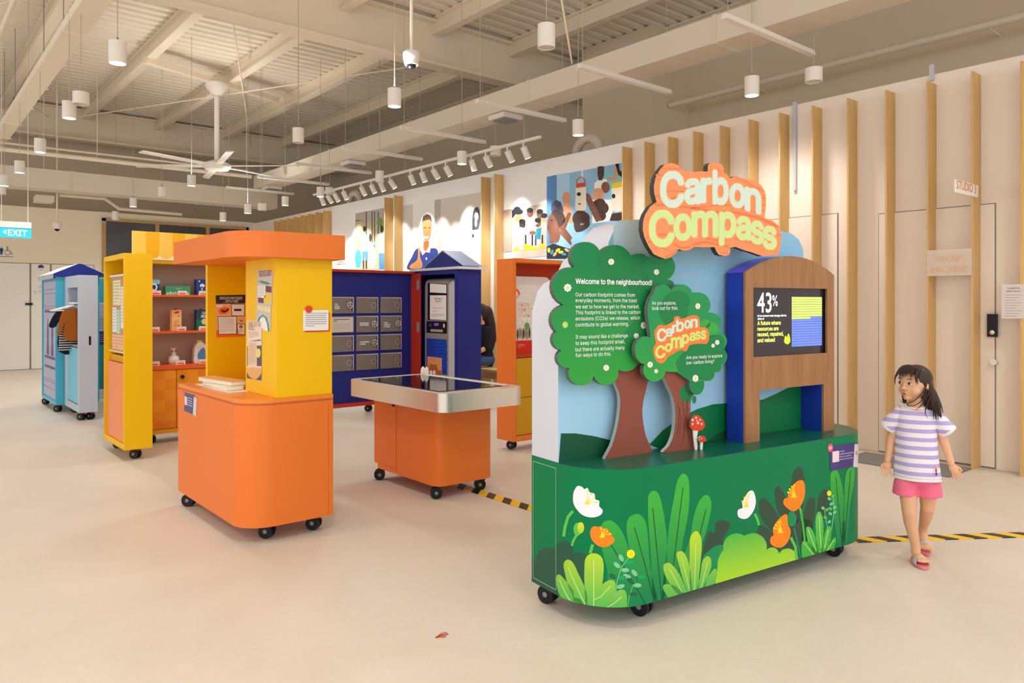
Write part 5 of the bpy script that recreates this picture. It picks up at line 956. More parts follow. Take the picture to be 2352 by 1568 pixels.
# hanger and clothes: each garment hangs on its own
def garment(name, lab, yw, pts, m, thick=.03, sleeves=True):
    fr = Frame(FWd.o[0] + X0 + .01, FWd.o[1] + yw, 0, 1.0); r = fr.root(name, lab, 'garment', 'clothes hanging in the wardrobe display')
    b = MB(); b.prism(pts, 'y', -thick / 2, thick / 2, m); g = b.build('cloth', r); s_ = g.modifiers.new('bevel', 'BEVEL'); s_.width = thick * .4; s_.segments = 3
    b = MB(); b.tube([(-.2, 0, .232), (0, 0, .29), (.13, 0, .25)], .008, PAPER); b.tube([(-.2, 0, .232), (.13, 0, .24)], .006, PAPER); b.tube([(0, 0, .29), (0, 0, .31), (.02, 0, .33)], .005, PAPER); b.build('hanger', r)
strp = band_mat('striped_jersey', 'd9d6d2', '26262e', .028, 0, axis=2, duty=.4)
def tee(w, top, bot, sl): return smooth([(-w, bot), (-w * 1.0, top - .16), (-w * 1.25, top - .2), (-w * 1.65, top - .22 - sl), (-w * 1.9, top - .18 - sl), (-w * 1.25, top - .03), (-w * .4, top), (w * .4, top), (w * 1.0, top - .04), (w * 1.1, top - .2), (w, bot)], 3)
garment('black_tee', 'black t-shirt on a white hanger, nearest the back of the locker', .64, tee(.11, .25, -.25, 0), mat('black_cotton', '1b1b22', .85))
garment('brown_shirt', 'rust brown shirt hanging in front of the black t-shirt', .42, tee(.085, .25, -.1, .08), mat('rust_cotton', 'a85a18', .85), .04)
garment('striped_shirt', 'black and white striped shirt, its hem showing below the rust shirt', .53, [(-.13, -.24), (-.12, .0), (-.05, .2), (.1, .2), (.1, -.22)], strp, .04)

# ------------------------------------------------------------------ teal text panel
FP = Frame(2.2, 11.7); tp = FP.root('teal_text_panel', 'teal standing panel with lime top bar behind the yellow tower', 'display panel')
b = MB(); b.box(0, .8, 0, .06, .12, 1.66, print_mat('teal_fade', '2f7f92', '3f9fc0', .3, 1.5)); b.build('board', tp)
b = MB(); b.box(0, .8, -.002, .062, 1.66, 1.76, mat('lime_laminate', '9ccb4e', .5)); b.build('top_bar', tp); b = MB(); b.box(0, .8, -.03, .09, .03, .12, OFFW); b.box(.05, .75, -.08, .14, 0, .03, OFFW); b.build('base', tp)
b = MB(); b.box(0.0, .4, -.004, 0, .93, 1.33, mat('lilac_sheet', 'c5c4dc', .6)); lines(b, PY(FP, -.004), .02, .36, 1.3, 16, .022, INK, .2); b.box(0, .4, -.005, 0, .74, .93, mat('indigo_sheet', '2f2f7c', .5)); lines(b, PY(FP, -.005), .02, .34, .88, 4, .03, MIDINK, .25); b.build('text_sheets', tp, merge=False)

# ------------------------------------------------------------------ bank unit
FB = Frame(5.12, 7.1); bk = FB.root('bank_display', 'navy bank display with grey safe boxes and a cash machine booth', 'display stand')
LX = -1.65; PYb = .99
b = MB(); b.box(LX, 0, PYb, PYb + .04, .13, 1.69, NAVY); b.build('safe_wall', bk, 'navy wall')
b = MB(); b.box(LX, 0, PYb - .07, PYb + .04, 1.69, 1.72, RED); b.box(LX, 0, PYb - .07, PYb + .04, .09, .13, RED); b.box(-.02, 0, PYb - .20, PYb + .04, .13, 1.69, RED); b.box(LX, LX + .02, PYb - .07, PYb + .04, .13, 1.69, RED); b.build('red_frame', bk, 'red frame')
b = MB()
for z in (1.55, 1.02): b.box(-.022, -.02, PYb - .19, PYb - .13, z - .06, z + .06, STEEL)
b.build('hinge', bk)
SBk = PY(FB, PYb); ZK = Sub(SBk, 7.84, 765, 670)
cols = ((-20, 380), (412, 805), (848, 1225)); rows = ((97, 382), (430, 720), (765, 1050), (1105, 1385)); safe = mat('safe_grey_print', '7b736e', .5, .0); safel = mat('safe_light_edge', 'b7b1b4', .4); safed = mat('safe_dark_edge', '504a48', .5)
colx = [(SBk.at(765 + c[0] / 7.84, 700)[0], SBk.at(765 + c[1] / 7.84, 700)[0]) for c in cols]; cw = colx[1][1] - colx[1][0]; colx = [(colx[1][0] - (colx[2][0] - colx[1][0]) * 1, 0), colx[1], colx[2]]; colx[0] = (colx[0][0], colx[0][0] + cw)
zr = [(SBk.at(870, 670 + (r_[0]) / 7.84)[1], SBk.at(870, 670 + r_[1] / 7.84)[1]) for r_ in rows]
txt = {(0, 0): ('THE', 'MONEY', 'ISSUE'), (1, 1): ('IMAGINING', 'THE SCENE'), (1, 2): ('FROM', 'FARM TO', 'FUTURE'), (2, 1): ('A MATERIAL', 'CHANGE')}
for ri in range(4):
    for ci in range(-1, 3):
        xa, xb = colx[ci] if ci >= 0 else (colx[0][0] - (colx[1][0] - colx[0][0]), colx[0][0] - (colx[1][0] - colx[0][0]) + cw)
        zt_, zb_ = zr[ri]; y = PYb - .012; b = MB(); real = (ri, ci) in txt
        if (ri, ci) == (1, 0):
            b.box(xa, xb, y, PYb, zb_, zt_, safe); b.box(xa + .01, xb - .012, y - .004, y, zb_ + .01, zt_ - .012, mat('safe_notice', 'cdc6ba', .5)); S = PY(FB, y - .004); lines(b, S, xa + .03, xb - .04, zt_ - .035, 2, .02, INK, .35, jit=.4); lines(b, S, xa + .03, xb - .03, zt_ - .09, 5, .019, MIDINK, .2); b.build('notice_box', bk, 'cream notice plate', merge=False); continue
        b.box(xa, xb, y, PYb, zb_, zt_, safe); S = PY(FB, y); b.art(S, [(xa, zt_), (xb, zt_), (xb, zb_), (xb - .012, zb_ + .03), (xb - .012, zt_ - .014), (xa, zt_ - .008)], safel, 1, px=False)
        b.art(S, [(xb - .03, zt_ - .02), (xb - .014, zt_ - .02), (xb - .014, zb_ + .02), (xb - .03, zb_ + .02)], safed, 1, px=False)
        cx_, cz_ = xb - .06, (zt_ + zb_) / 2; rr_ = .034
        if not real:
            for r1_, m_ in ((rr_, safel), (rr_ - .005, safe), (rr_ * .6, safed), (rr_ * .5, safe)): b.art(S, ell(cx_, cz_, r1_, r1_), m_, 2 + int((rr_ - r1_) * 300), px=False)
        else:
            lw = {9: .115, 7: .08, 10: .12, 5: .09}
            for k_, t_ in enumerate(txt[(ri, ci)]): b.text(S, t_, xa + .045, xa + .045 + len(t_) * .0135, zt_ - .095 - .024 * k_, TXT, .03, 3)
        o = b.build('safe_door', bk, 'grey safe front with wheel handle' if real else None, merge=False)
        if real:
            b = MB(); ring = [(cx_ + rr_ * math.cos(t), y - .02, cz_ + rr_ * math.sin(t)) for t in [2 * math.pi * i / 20 for i in range(21)]]; b.tube(ring, .0045, STEEL, 8, cap=False)
            for a_ in (90, 210, 330): b.tube([(cx_, y - .02, cz_), (cx_ + rr_ * math.cos(math.radians(a_)), y - .02, cz_ + rr_ * math.sin(math.radians(a_)))], .004, STEEL, 6)
            b.tube([(cx_, y, cz_), (cx_, y - .024, cz_)], .009, STEEL, 10); b.build('wheel_handle', o)
# booth
b = MB(); BT, BD, BH_ = .34, .99, 1.72; b.box(0, BT, 0, .02, .09, BH_, NAVY); b.box(0, BT, BD - .02, BD, .09, BH_, NAVY); b.box(BT - .02, BT, .02, BD - .02, .09, BH_, NAVY); b.box(0, BT - .02, .02, BD - .02, BH_ - .05, BH_, NAVY); b.box(0, BT - .02, .02, BD - .02, .09, .13, NAVY)
b.box(0, .02, .02, .07, .13, BH_ - .05, NAVY); bo = b.build('booth', bk, 'navy open booth')
b = MB(); b.box(-.03, BT + .04, -.05, BD + .02, BH_, BH_ + .03, OFFW); b.build('booth_ledge', bo, 'white ledge'); b = MB()
b.prism([(-.02, BH_ + .03), (.78, BH_ + .03), (.38, 1.945)], 'x', .04, .30, NAVY); rfo = b.build('booth_roof', bo, 'navy gable')
b = MB(); b.prism([(-.04, BH_ + .035), (-.04, BH_ + .045), (.38, 1.962), (.80, BH_ + .045), (.80, BH_ + .035), (.38, 1.948)], 'x', .04, .32, mat('roof_slate_blue', '8b93b5', .5)); b.build('booth_roof_sheet', bo)
# cash machine (own thing, stands inside the booth)
SA = PX(R0, 5.17); fa = Frame(5.17, 7.1, 0, .131); am_ = fa.root('cash_machine', 'grey cash machine standing in the navy booth, lettered The Bank of Tomorrow', 'cash machine')
ya, yb_ = -SA.at(976, 700)[0] - 7.1, -SA.at(1030, 700)[0] - 7.1; ye = -SA.at(1047, 700)[0] - 7.1
yb_ = max(yb_, ye + .06); zt_ = SA.at(1000, 640)[1] - .131; gm_ = mat('cash_machine_grey', '8e8883', .45)
b = MB(); b.prism(smooth([(.0, 0), (.26, 0), (.26, zt_), (.05, zt_), (.012, zt_ - .03), (0, zt_ - .08), (0, zt_ * .5)], 1), 'y', yb_, ya, gm_)
b.prism([(.0, 0), (.26, 0), (.26, zt_ - .02), (.05, zt_ - .02), (0, zt_ - .08)], 'y', ye, yb_, mat('cash_machine_lit_side', 'bfbcc0', .4)); b.build('housing', am_, bevel=.004)  # lighter grey on this side stands in for the light falling on it
FA = Frame(5.17, 7.1, 0, .131); SAx = PX(FA, 0); ZA = Sub(SAx, 7.84, 765, 670)
def rr4(mb, pts, m, l): mb.art(ZA, pts, m, l)
b = MB(); rr4(b, [(1705, -160), (2055, -140), (2055, 510), (1705, 510)], BLACK, 1); rr4(b, [(1745, -150), (2040, -130), (2040, 25), (1745, 10)], PAPER, 2); rr4(b, [(1745, 62), (2040, 62), (2040, 508), (1745, 495)], PAPER, 2)
b.textpx(ZA, 'The Bank of', (1822, 140), (1965, 146), INK, 0, 4, aspect=1.1); b.textpx(ZA, 'Tomorrow', (1834, 185), (1950, 190), INK, 0, 4, aspect=1.1); poly_lines(b, SAx, ZA, 1790, 2000, 290, 2, 50, MIDINK, .15, 4); poly_lines(b, SAx, ZA, 1775, 2010, 400, 3, 22, MIDINK, .3, 4)
rr4(b, [(1682, 525), (2055, 535), (2052, 755), (1682, 735)], BLACK, 2); rr4(b, [(1755, 672), (1975, 680), (1975, 727), (1755, 715)], mat('slot_grey', 'a9a6a8', .4), 3)
rr4(b, [(1820, 562), (1900, 565), (1900, 612), (1820, 608)], em('display_magenta', '7a3fb8', .5), 3); rr4(b, ZA and [(1985, 575), (2010, 577), (2010, 645), (1985, 642)], PAPER, 3); rr4(b, ell(1752, 605, 28, 25), pnavy, 3)
b.build('control_panel', am_, 'black panel with white notice', merge=False)
b = MB(); rr4(b, [(1685, 835), (2050, 860), (2050, 1490), (1680, 1470)], BLUE, 1); 
for i in range(6):
    for j in range(9): x_, y_ = 1820 + 42 * i + (21 if j % 2 else 0), 880 + 62 * j; rr4(b, [(x_, y_), (x_ + 16, y_ + 24), (x_, y_ + 50), (x_ - 16, y_ + 24)], mat('print_cobalt', '1659c4', .5), 2)
rr4(b, [(1700, 1160), (1960, 1190), (1960, 1560), (1695, 1560)], mat('print_apricot', 'e09a6c', .5), 3); rr4(b, [(1740, 1300), (1870, 1315), (1890, 1420), (1950, 1410), (1950, 1560), (1710, 1560)], mat('print_rust', 'b8602c', .5), 4); rr4(b, ell(1765, 1450, 25, 40), PAPER, 5); rr4(b, ell(1822, 1450, 25, 40), PAPER, 5)
b.build('graphic_panel', am_, 'blue patterned panel with apricot card', merge=False)
for x, y in ((.06, .08), (.28, .9), (-1.55, 1.0), (-.6, 1.0)): caster(bk, x, y, 2.2)

# ------------------------------------------------------------------ orange framed cabinet
FO = Frame(4.24, 5.05); oc = FO.root('orange_framed_cabinet', 'tall orange framed cabinet with poster and mustard doors, behind the green display', 'cabinet')
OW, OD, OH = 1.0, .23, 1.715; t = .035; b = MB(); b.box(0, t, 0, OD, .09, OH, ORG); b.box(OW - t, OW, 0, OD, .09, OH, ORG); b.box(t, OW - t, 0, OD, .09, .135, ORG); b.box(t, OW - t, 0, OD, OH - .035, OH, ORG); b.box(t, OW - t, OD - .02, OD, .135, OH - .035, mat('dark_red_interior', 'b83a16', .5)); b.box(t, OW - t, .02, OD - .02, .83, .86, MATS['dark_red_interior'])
b.build('frame', oc, 'orange frame', bevel=.002)
mus = mat('mustard_laminate', 'c99410', .5)
for i in range(3):
    for j, (za, zb_) in enumerate(((.14, .47), (.475, .825))): b = MB(); b.box(t + .002 + .31 * i, t + .306 + .31 * i, .02, .035, za, zb_, mus); b.build('drawer_front', oc)
SP = PY(FO, .16); ZP = Sub(SP, 3.408, 1140, 580); q0 = ZP.at(150, 800); q1 = ZP.at(420, 193); b = MB(); pw = q1[0] - .0
b.prism(rrect(t + .003, q1[0], q0[1], q1[1], .06, 6, (0, 1, 0, 0)), 'y', .16, .17, mat('poster_offwhite', 'e3dcd6', .6))
b.art(ZP, [(150, 688), (420, 680), (420, 790), (150, 790)], mat('poster_red', 'd8301c', .6), 1); b.art(ZP, ell(152, 322, 33, 40), oran, 2); b.art(ZP, ell(152, 322, 17, 22), MATS['poster_offwhite'], 3)
pt = mat('poster_pale_type', 'f2eeea', .6); b.textpx(ZP, 'omm', (175, 305), (310, 305), pt, 0, 1, aspect=1.2); b.textpx(ZP, 'with', (150, 390), (260, 390), pt, 0, 1, aspect=1.5); b.textpx(ZP, 'you', (170, 535), (270, 535), pt, 0, 1, aspect=1.5)
for t_, x1_, y_ in (('FROM', 258, 420), ('END TO', 285, 462), ('START', 282, 505)): b.textpx(ZP, t_, (175, y_), (x1_, y_), lor, 0, 4, aspect=.95)
for i in range(9): b.art(ZP, ell(165 + 12 * i, 640 - 6 * (i % 3), 6, 45, 10), (INK, pgreen, ter, GREY)[i % 4], 3)
b.art(ZP, ell(240, 575, 20, 28), pgreen, 4); poly_lines(b, SP, ZP, 168, 225, 718, 3, 10, lor, .3, 3); b.build('poster', oc, 'off-white poster reading FROM END TO START', merge=False)
caster(oc, .1, .11, 2.0); caster(oc, OW - .1, .11, 2.0)

# ------------------------------------------------------------------ bench + seated woman behind the booth
bn = MB(); FBn = Frame(6.05, 7.35); br = FBn.root('wooden_bench', 'light plywood bench along the gallery wall behind the navy booth', 'bench')
b = MB(); b.box(0, .5, 0, 2.6, .42, .45, PLY); b.build('bench_top', br)
for y in (.06, 1.3, 2.5):
    b = MB(); b.box(.03, .47, y, y + .03, 0, .42, PLY); b.build('bench_leg', br)
b = MB(); b.box(.2, .23, .09, 2.5, .3, .42, PLY); b.build('stretcher', br)

def organic(mb, name, parent, m, voxel=.006, it=6, label=None):
    """merge overlapping forms into one continuous skin"""
    o = mb.build('tmp'); o.data.materials.clear(); md = o.modifiers.new('r', 'REMESH'); md.mode = 'VOXEL'; md.voxel_size = voxel; md.use_smooth_shade = True
    s_ = o.modifiers.new('s', 'SMOOTH'); s_.factor = .5; s_.iterations = it
    bpy.context.view_layer.update(); me = bpy.data.meshes.new_from_object(o.evaluated_get(bpy.context.evaluated_depsgraph_get())); bpy.data.objects.remove(o)
    me.name = name; me.materials.clear(); me.materials.append(m)
    for p in me.polygons: p.use_smooth = True
    n = bpy.data.objects.new(name, me); COL.objects.link(n); n.parent = parent
    if label: n['label'] = label
    return n
def spl(pts, n=5):
    pts = [Vector(p) for p in pts]; out = []; k = len(pts)
    for i in range(k - 1):
        p0, p1, p2, p3 = pts[max(0, i - 1)], pts[i], pts[i + 1], pts[min(k - 1, i + 2)]
        for j in range(n): t = j / n; out.append(.5 * (2 * p1 + (p2 - p0) * t + (2 * p0 - 5 * p1 + 4 * p2 - p3) * t * t + (3 * p1 - p0 - 3 * p2 + p3) * t ** 3))
    return out + [pts[-1]]
def limb(mb, pts, rs, m, n=20):
    """tapered limb with rounded joints"""
    mb.tube(pts, list(rs), m, n)
    for p, r_ in zip(pts, rs): mb.ellip(p, (r_, r_, r_), m, 12, 8)
skin = mat('skin', 'e2ad88', .5); skin.node_tree.nodes['Principled BSDF'].inputs['Subsurface Weight'].default_value = .08; hairm = mat('dark_brown_hair', '3a2a24', .5)
# woman sits facing left of the photo; her frame: x toward the wall, y along the wall (+y = away from camera)
FWo = Frame(6.30, 8.15, math.pi / 2, 0); wo = FWo.root('person', 'person seated on the bench with long dark hair, black top and jeans', 'person')
b = MB(); limb(b, [(.0, 0, .55), (-.02, .03, .75), (-.03, .04, .9)], [.12, .11, .11], skin); limb(b, [(-.03, .04, .98), (-.04, .06, 1.06)], [.05, .045], skin)
b.ellip((-.05, .1, 1.18), (.075, .09, .11), skin); b.ellip((-.05, .19, 1.165), (.015, .02, .018), skin)
for s_ in (-1, 1):
    x = s_ * .13; limb(b, [(x - .02, .04, .95), (x * 1.25 - .02, .08, .72), (x * .6 - .02, .3, .6)], [.045, .038, .027], skin)
    limb(b, [(s_ * .08, 0, .52), (s_ * .09, .38, .51), (s_ * .09, .42, .1)], [.075, .06, .045], skin); b.ellip((s_ * .09, .48, .045), (.04, .11, .04), skin)
    for k_ in range(5): b.tube([(x * .6 - .04 + .012 * k_, .3, .6), (x * .6 - .045 + .014 * k_, .37, .59 - .004 * k_)], .008, skin, 6)
organic(b, 'body', wo, skin, .009, 4)
b = MB(); limb(b, [(.0, -.01, .53), (-.02, .02, .7), (-.03, .04, .86), (-.03, .04, .95)], [.15, .135, .14, .1], skin)
for s_ in (-1, 1): x = s_ * .13; limb(b, [(x - .02, .04, .95), (x * 1.25 - .02, .08, .72)], [.06, .05], skin)
organic(b, 'black_top', wo, MATS['black_cotton'], .01, 5)
b = MB(); b.ellip((0, -.02, .545), (.17, .14, .1), skin)
for s_ in (-1, 1): limb(b, [(s_ * .08, 0, .54), (s_ * .09, .38, .525), (s_ * .09, .42, .12)], [.09, .075, .055], skin)
organic(b, 'jeans', wo, mat('denim', '3d5a80', .8), .01, 5)
b = MB(); b.ellip((-.05, .07, 1.2), (.09, .1, .12), skin); limb(b, [(-.05, -.02, 1.2), (-.05, -.08, 1.0), (-.04, -.12, .82), (-.04, -.13, .68)], [.09, .085, .07, .02], skin); organic(b, 'hair', wo, mat('brown_hair', '33231d', .5), .01, 4)
for s_ in (-1, 1): b = MB(); b.ellip((s_ * .09, .48, .032), (.047, .125, .034), BLACK); b.build('shoe', wo)

# ------------------------------------------------------------------ floor items
b = MB(); b.box(-.225, .225, -.42, .42, 0, .012, mat('grey_carpet_mat', '85807c', .95, bump=.4, bscale=300)); o = b.build('door_mat', bevel=.004); o.location = (6.37, 2.62, 0); tag(o, 'dark grey mat on the floor before the studio door', 'mat')
def tape(p, q, w, lab, per=.2):
    dx, dy = q[0] - p[0], q[1] - p[1]; L_ = math.hypot(dx, dy); b = MB(); b.prism([(0, -w / 2), (L_, -w / 2), (L_, w / 2), (0, w / 2)], 'z', 0, .004, band_mat('hazard_stripes', 'f4c81a', '242326', .17, 0, vec=(1, .9, 0), duty=.52, rough=.3))
    o = b.build('hazard_tape'); o.location = (p[0], p[1], .0005); o.rotation_euler = (0, 0, math.atan2(dy, dx)); tag(o, lab, 'floor tape', 'hazard tapes on the floor')
tape((3.9, 2.10), (5.6, .93), .085, 'yellow and black floor tape running right from the green display')
tape((3.16, 4.42), (3.16, 2.85), .085, 'yellow and black floor tape between the metal rimmed table and the green display')
h = R0.hit(1015, 1461, 2, 0); b = MB(); pts = [(.02 * math.cos(t) * (1 + .5 * math.sin(3 * t)), .014 * math.sin(t), .003 + .003 * math.sin(2 * t)) for t in [i * .3 for i in range(20)]]; b.tube(pts, .0018, mat('red_rubber', 'b83c28', .5), 6); b.tube([(-.025, .0, .002), (0, .006, .003), (.028, -.004, .002)], .002, MATS['red_rubber'], 6)
o = b.build('rubber_band'); o.location = (h[0], h[1], 0); tag(o, 'tiny red rubber band lying on the open floor in front', 'rubber band')

# ------------------------------------------------------------------ girl
Yg = 3.79; Xg = (2107 - CX) / F_PX * Yg; gx, gy = Xg * RT[0] + Yg * FW[0], Xg * RT[1] + Yg * FW[1]
gyaw = -TH - math.atan2(Xg, Yg); FGi = Frame(gx, gy, gyaw)
gi = FGi.root('person', 'small child walking in a lilac striped t-shirt and pink shorts, looking left', 'person')
# local: x to photo right, -y toward the camera
b = MB(); sk = skin
limb(b, [(0, .0, .46), (0, 0, .52), (-.003, 0, .62), (-.005, 0, .72), (-.006, 0, .765)], [.062, .06, .058, .056, .046], sk)
b.ellip((-.005, 0, .75), (.088, .036, .03), sk); b.ellip((-.0, .01, .44), (.088, .065, .06), sk)
limb(b, [(-.005, .0, .77), (-.008, -.005, .84)], [.036, .034], sk)
# arms
AL = [(-.086, .0, .748), (-.118, .012, .62), (-.135, -.01, .505)]; limb(b, AL, [.025, .022, .016], sk)
ARm = [(.078, .0, .748), (.115, .02, .63), (.148, .0, .515)]; limb(b, ARm, [.025, .022, .016], sk)
def hand(w, d, side):
    w = Vector(w); d = Vector(d).normalized(); lat = Vector((side, 0, 0)); lat = (lat - d * lat.dot(d)).normalized(); nn = d.cross(lat)
    c = w + d * .028; M = Matrix((lat, nn, d)).transposed(); b.ellip(c, (.02, .010, .028), sk, 12, 8, M.to_3x3())
    for k_, (off, ln) in enumerate(((-.0165, .027), (-.0055, .032), (.0055, .030), (.0165, .023))):
        p0 = c + lat * off * .85 + d * .018; p1 = p0 + d * ln * .6 + nn * .004 + lat * off * .3; p2 = p1 + d * ln * .5 + nn * (.007 + .002 * k_) + lat * off * .2; limb(b, [p0, p1, p2], [.0050, .0046, .0040], sk, 8)
    p0 = c - lat * .014 - d * .008; limb(b, [p0, p0 - lat * .012 + d * .012, p0 - lat * .013 + d * .028 + nn * .004], [.007, .0062, .005], sk, 8)
hand(AL[-1], (-.05, -.15, -1), 1); hand(ARm[-1], (.45, -.1, -1), -1)
# legs: photo-left leg forward, other leg trailing
LF = [(-.044, 0, .44), (-.040, -.022, .34), (-.036, -.034, .255), (-.030, -.018, .2), (-.008, -.006, .085), (-.006, -.004, .045)]; limb(b, LF, [.046, .041, .0335, .032, .0215, .022], sk); b.ellip((-.029, -.004, .195), (.029, .030, .05), sk)
LB = [(.046, .02, .44), (.047, .034, .35), (.046, .05, .27), (.040, .1, .215), (.027, .185, .135), (.026, .2, .10)]; limb(b, LB, [.046, .041, .0335, .031, .0215, .022], sk)
def foot(h, d, up):
    h = Vector(h); d = Vector(d).normalized(); upv = Vector(up).normalized(); lat = d.cross(upv).normalized(); M = Matrix((lat, d, upv)).transposed().to_3x3()
    b.ellip(h, (.021, .024, .024), sk, 12, 8, M); b.ellip(h + d * .045, (.025, .06, .018), sk, 14, 8, M); b.ellip(h + d * .085, (.029, .028, .013), sk, 12, 8, M)
    for k_ in range(5): p0 = h + d * (.105 - .003 * k_ * (1 if k_ else 0)) + lat * (-.022 + .011 * k_) ; b.ellip(p0, (.0068 if k_ else .009, .0145, .0088), sk, 10, 8, M)
    return h, d, upv, lat
ftF = foot((-.006, -.0, .04), (.32, -.9, -.02), (0, 0, 1)); ftB = foot((.026, .2, .095), (.12, -.75, -.45), (.0, -.5, .85))
# head, turned toward photo left
hc = Vector((-.012, -.01, .907)); hy_ = math.radians(-38); fd = Vector((math.sin(hy_), -math.cos(hy_), -.02)).normalized(); sd = Vector((math.cos(hy_), math.sin(hy_), 0)); upv = Vector((0, 0, 1))
HM = Matrix((sd, -fd, upv)).transposed().to_3x3()
def hp(x, y, z): return hc + sd * x + fd * y + upv * z
b.ellip(hc + upv * .012, (.067, .075, .076), sk, 20, 14, HM); b.ellip(hp(0, .018, -.03), (.054, .056, .05), sk, 16, 12, HM); b.ellip(hp(0, .05, -.066), (.022, .02, .016), sk, 12, 8, HM)
b.ellip(hp(.027, .034, -.030), (.031, .032, .030), sk, 14, 10, HM); b.ellip(hp(-.027, .034, -.030), (.031, .032, .030), sk, 14, 10, HM)
b.ellip(hp(0, .079, -.018), (.0105, .013, .010), sk, 10, 8, HM); b.ellip(hp(0, .074, -.006), (.006, .008, .016), sk, 10, 8, HM)
for s_ in (-1, 1): b.ellip(hp(s_ * .009, .077, -.022), (.006, .007, .006), sk, 8, 6, HM)
b.ellip(hp(0, .070, -.043), (.015, .009, .0055), sk, 10, 8, HM); b.ellip(hp(0, .068, -.052), (.0125, .009, .0055), sk, 10, 8, HM)
for s_ in (-1, 1): b.ellip(hp(s_ * .068, -.008, -.01), (.007, .014, .020), sk, 10, 8, HM)
organic(b, 'body', gi, skin, .0024, 4)
# eyes, brows, lips
for s_ in (-1, 1):
    e = MB(); c = hp(s_ * .027, .0665, .006); e.ellip(c, (.0125, .006, .0058), mat('eye_white', 'e8e0da', .3), 14, 8, HM); c2_ = hp(s_ * .027 - .002, .0712, .006); e.ellip(c2_, (.0062, .0025, .0058), mat('iris_dark', '1c1412', .2), 12, 8, HM)
    e.tube([hp(s_ * .027 - .013, .067, .008), hp(s_ * .027, .0725, .0128), hp(s_ * .027 + .013, .067, .008)], .0013, hairm, 6); e.build('eye', gi)
    e = MB(); e.tube([hp(s_ * .027 - .014, .070, .026), hp(s_ * .027, .073, .030), hp(s_ * .027 + .013, .068, .026)], .0017, hairm, 6); e.build('eyebrow', gi)
e = MB(); lipm = mat('lip', 'b5655a', .4); e.ellip(hp(0, .0765, -.0440), (.0125, .0045, .0028), lipm, 12, 6, HM); e.ellip(hp(0, .0750, -.0495), (.0105, .0045, .0030), lipm, 12, 6, HM); e.build('lips', gi)
# hair
b = MB(); b.ellip(hp(0, -.012, .022), (.0735, .080, .0735), sk, 20, 14, HM); b.ellip(hp(0, -.035, -.02), (.07, .055, .08), sk, 16, 12, HM)
limb(b, [hp(.055, -.02, .0), hp(.075, -.03, -.06), hp(.085, -.03, -.115)], [.024, .02, .012], sk); limb(b, [hp(.02, -.045, -.02), hp(.04, -.05, -.09), hp(.055, -.045, -.15)], [.04, .026, .008], sk); limb(b, [hp(-.06, -.01, -.0), hp(-.062, -.01, -.06), hp(-.058, .0, -.1)], [.022, .018, .01], sk)
for (x_, l_) in ((.095, .15), (.108, .165), (.08, .17), (.07, .13), (.045, .165)): limb(b, [hp(x_ * .75, -.035, -.04), hp(x_, -.035, -.1), hp(x_ + .015, -.03, -l_)], [.013, .009, .003], sk, 8)
ho = organic(b, 'hair', gi, hairm, .004, 3)
# carve the face opening by trimming hair in front of the face
me = ho.data; bm = bmesh.new(); bm.from_mesh(me); dl = []
for v in bm.verts:
    r_ = v.co - hc; y_ = r_.dot(fd); z_ = r_.z; x_ = r_.dot(sd)
    if y_ > .012 and z_ < .048 - .9 * x_ * x_ / .06 and abs(x_) < .064: dl.append(v)
bmesh.ops.delete(bm, geom=dl, context='VERTS'); bm.to_mesh(me); bm.free()
b = MB(); random.seed(7)
for k_ in range(34):
    x_ = -.058 + .116 * k_ / 33 + random.uniform(-.003, .003); zt = .094 - 6.5 * x_ * x_; ze = .040 + random.uniform(-.012, .022) - 3 * x_ * x_
    if abs(x_) > .048: ze -= .03
    yy = lambda x, z: .0 + .084 * math.sqrt(max(0.02, 1 - (x / .08) ** 2 - ((z - .02) / .086) ** 2))
    P = [hp(x_ * .4, .01, .086)] + [hp(x_ * (1 + .06 * j), yy(x_, zt + (ze - zt) * j / 4) + .001, zt + (ze - zt) * j / 4) for j in range(5)]; P = spl(P, 4); b.tube(P, [.0046 * (1 - (i_ / (len(P) - 1)) ** 2) + .0004 for i_ in range(len(P))], hairm, 6)
for pp in ([hp(.068, .0, .0), hp(.064, .035, -.045), hp(.03, .055, -.085), hp(-.02, .06, -.093), hp(-.05, .045, -.085)], [hp(.07, -.0, -.02), hp(.065, .03, -.075), hp(.03, .045, -.105), hp(-.01, .045, -.112)], [hp(.075, -.005, -.04), hp(.06, .03, -.1), hp(.035, .035, -.125)], [hp(.08, -.01, -.06), hp(.075, .02, -.13), hp(.09, .02, -.165)]): P = spl(pp, 6); b.tube(P, [.0030 * (1 - i_ / len(P)) + .0006 for i_ in range(len(P))], hairm, 6)
for k_ in range(26):
    x_ = .03 + .065 * random.random(); y_ = -.06 + .045 * random.random(); l_ = .13 + .05 * random.random()
    P = spl([hp(x_ * .45, y_ * .7, .03), hp(x_ * .9, y_ * .95, -.05), hp(x_ * 1.05 + .008, y_, -.1), hp(x_ * 1.1 + .018, y_ + .004, -l_)], 5); b.tube(P, [.0042 * (1 - (i_ / len(P)) ** 2) + .0005 for i_ in range(len(P))], hairm, 6)
b.build('loose_hair', gi, merge=False)
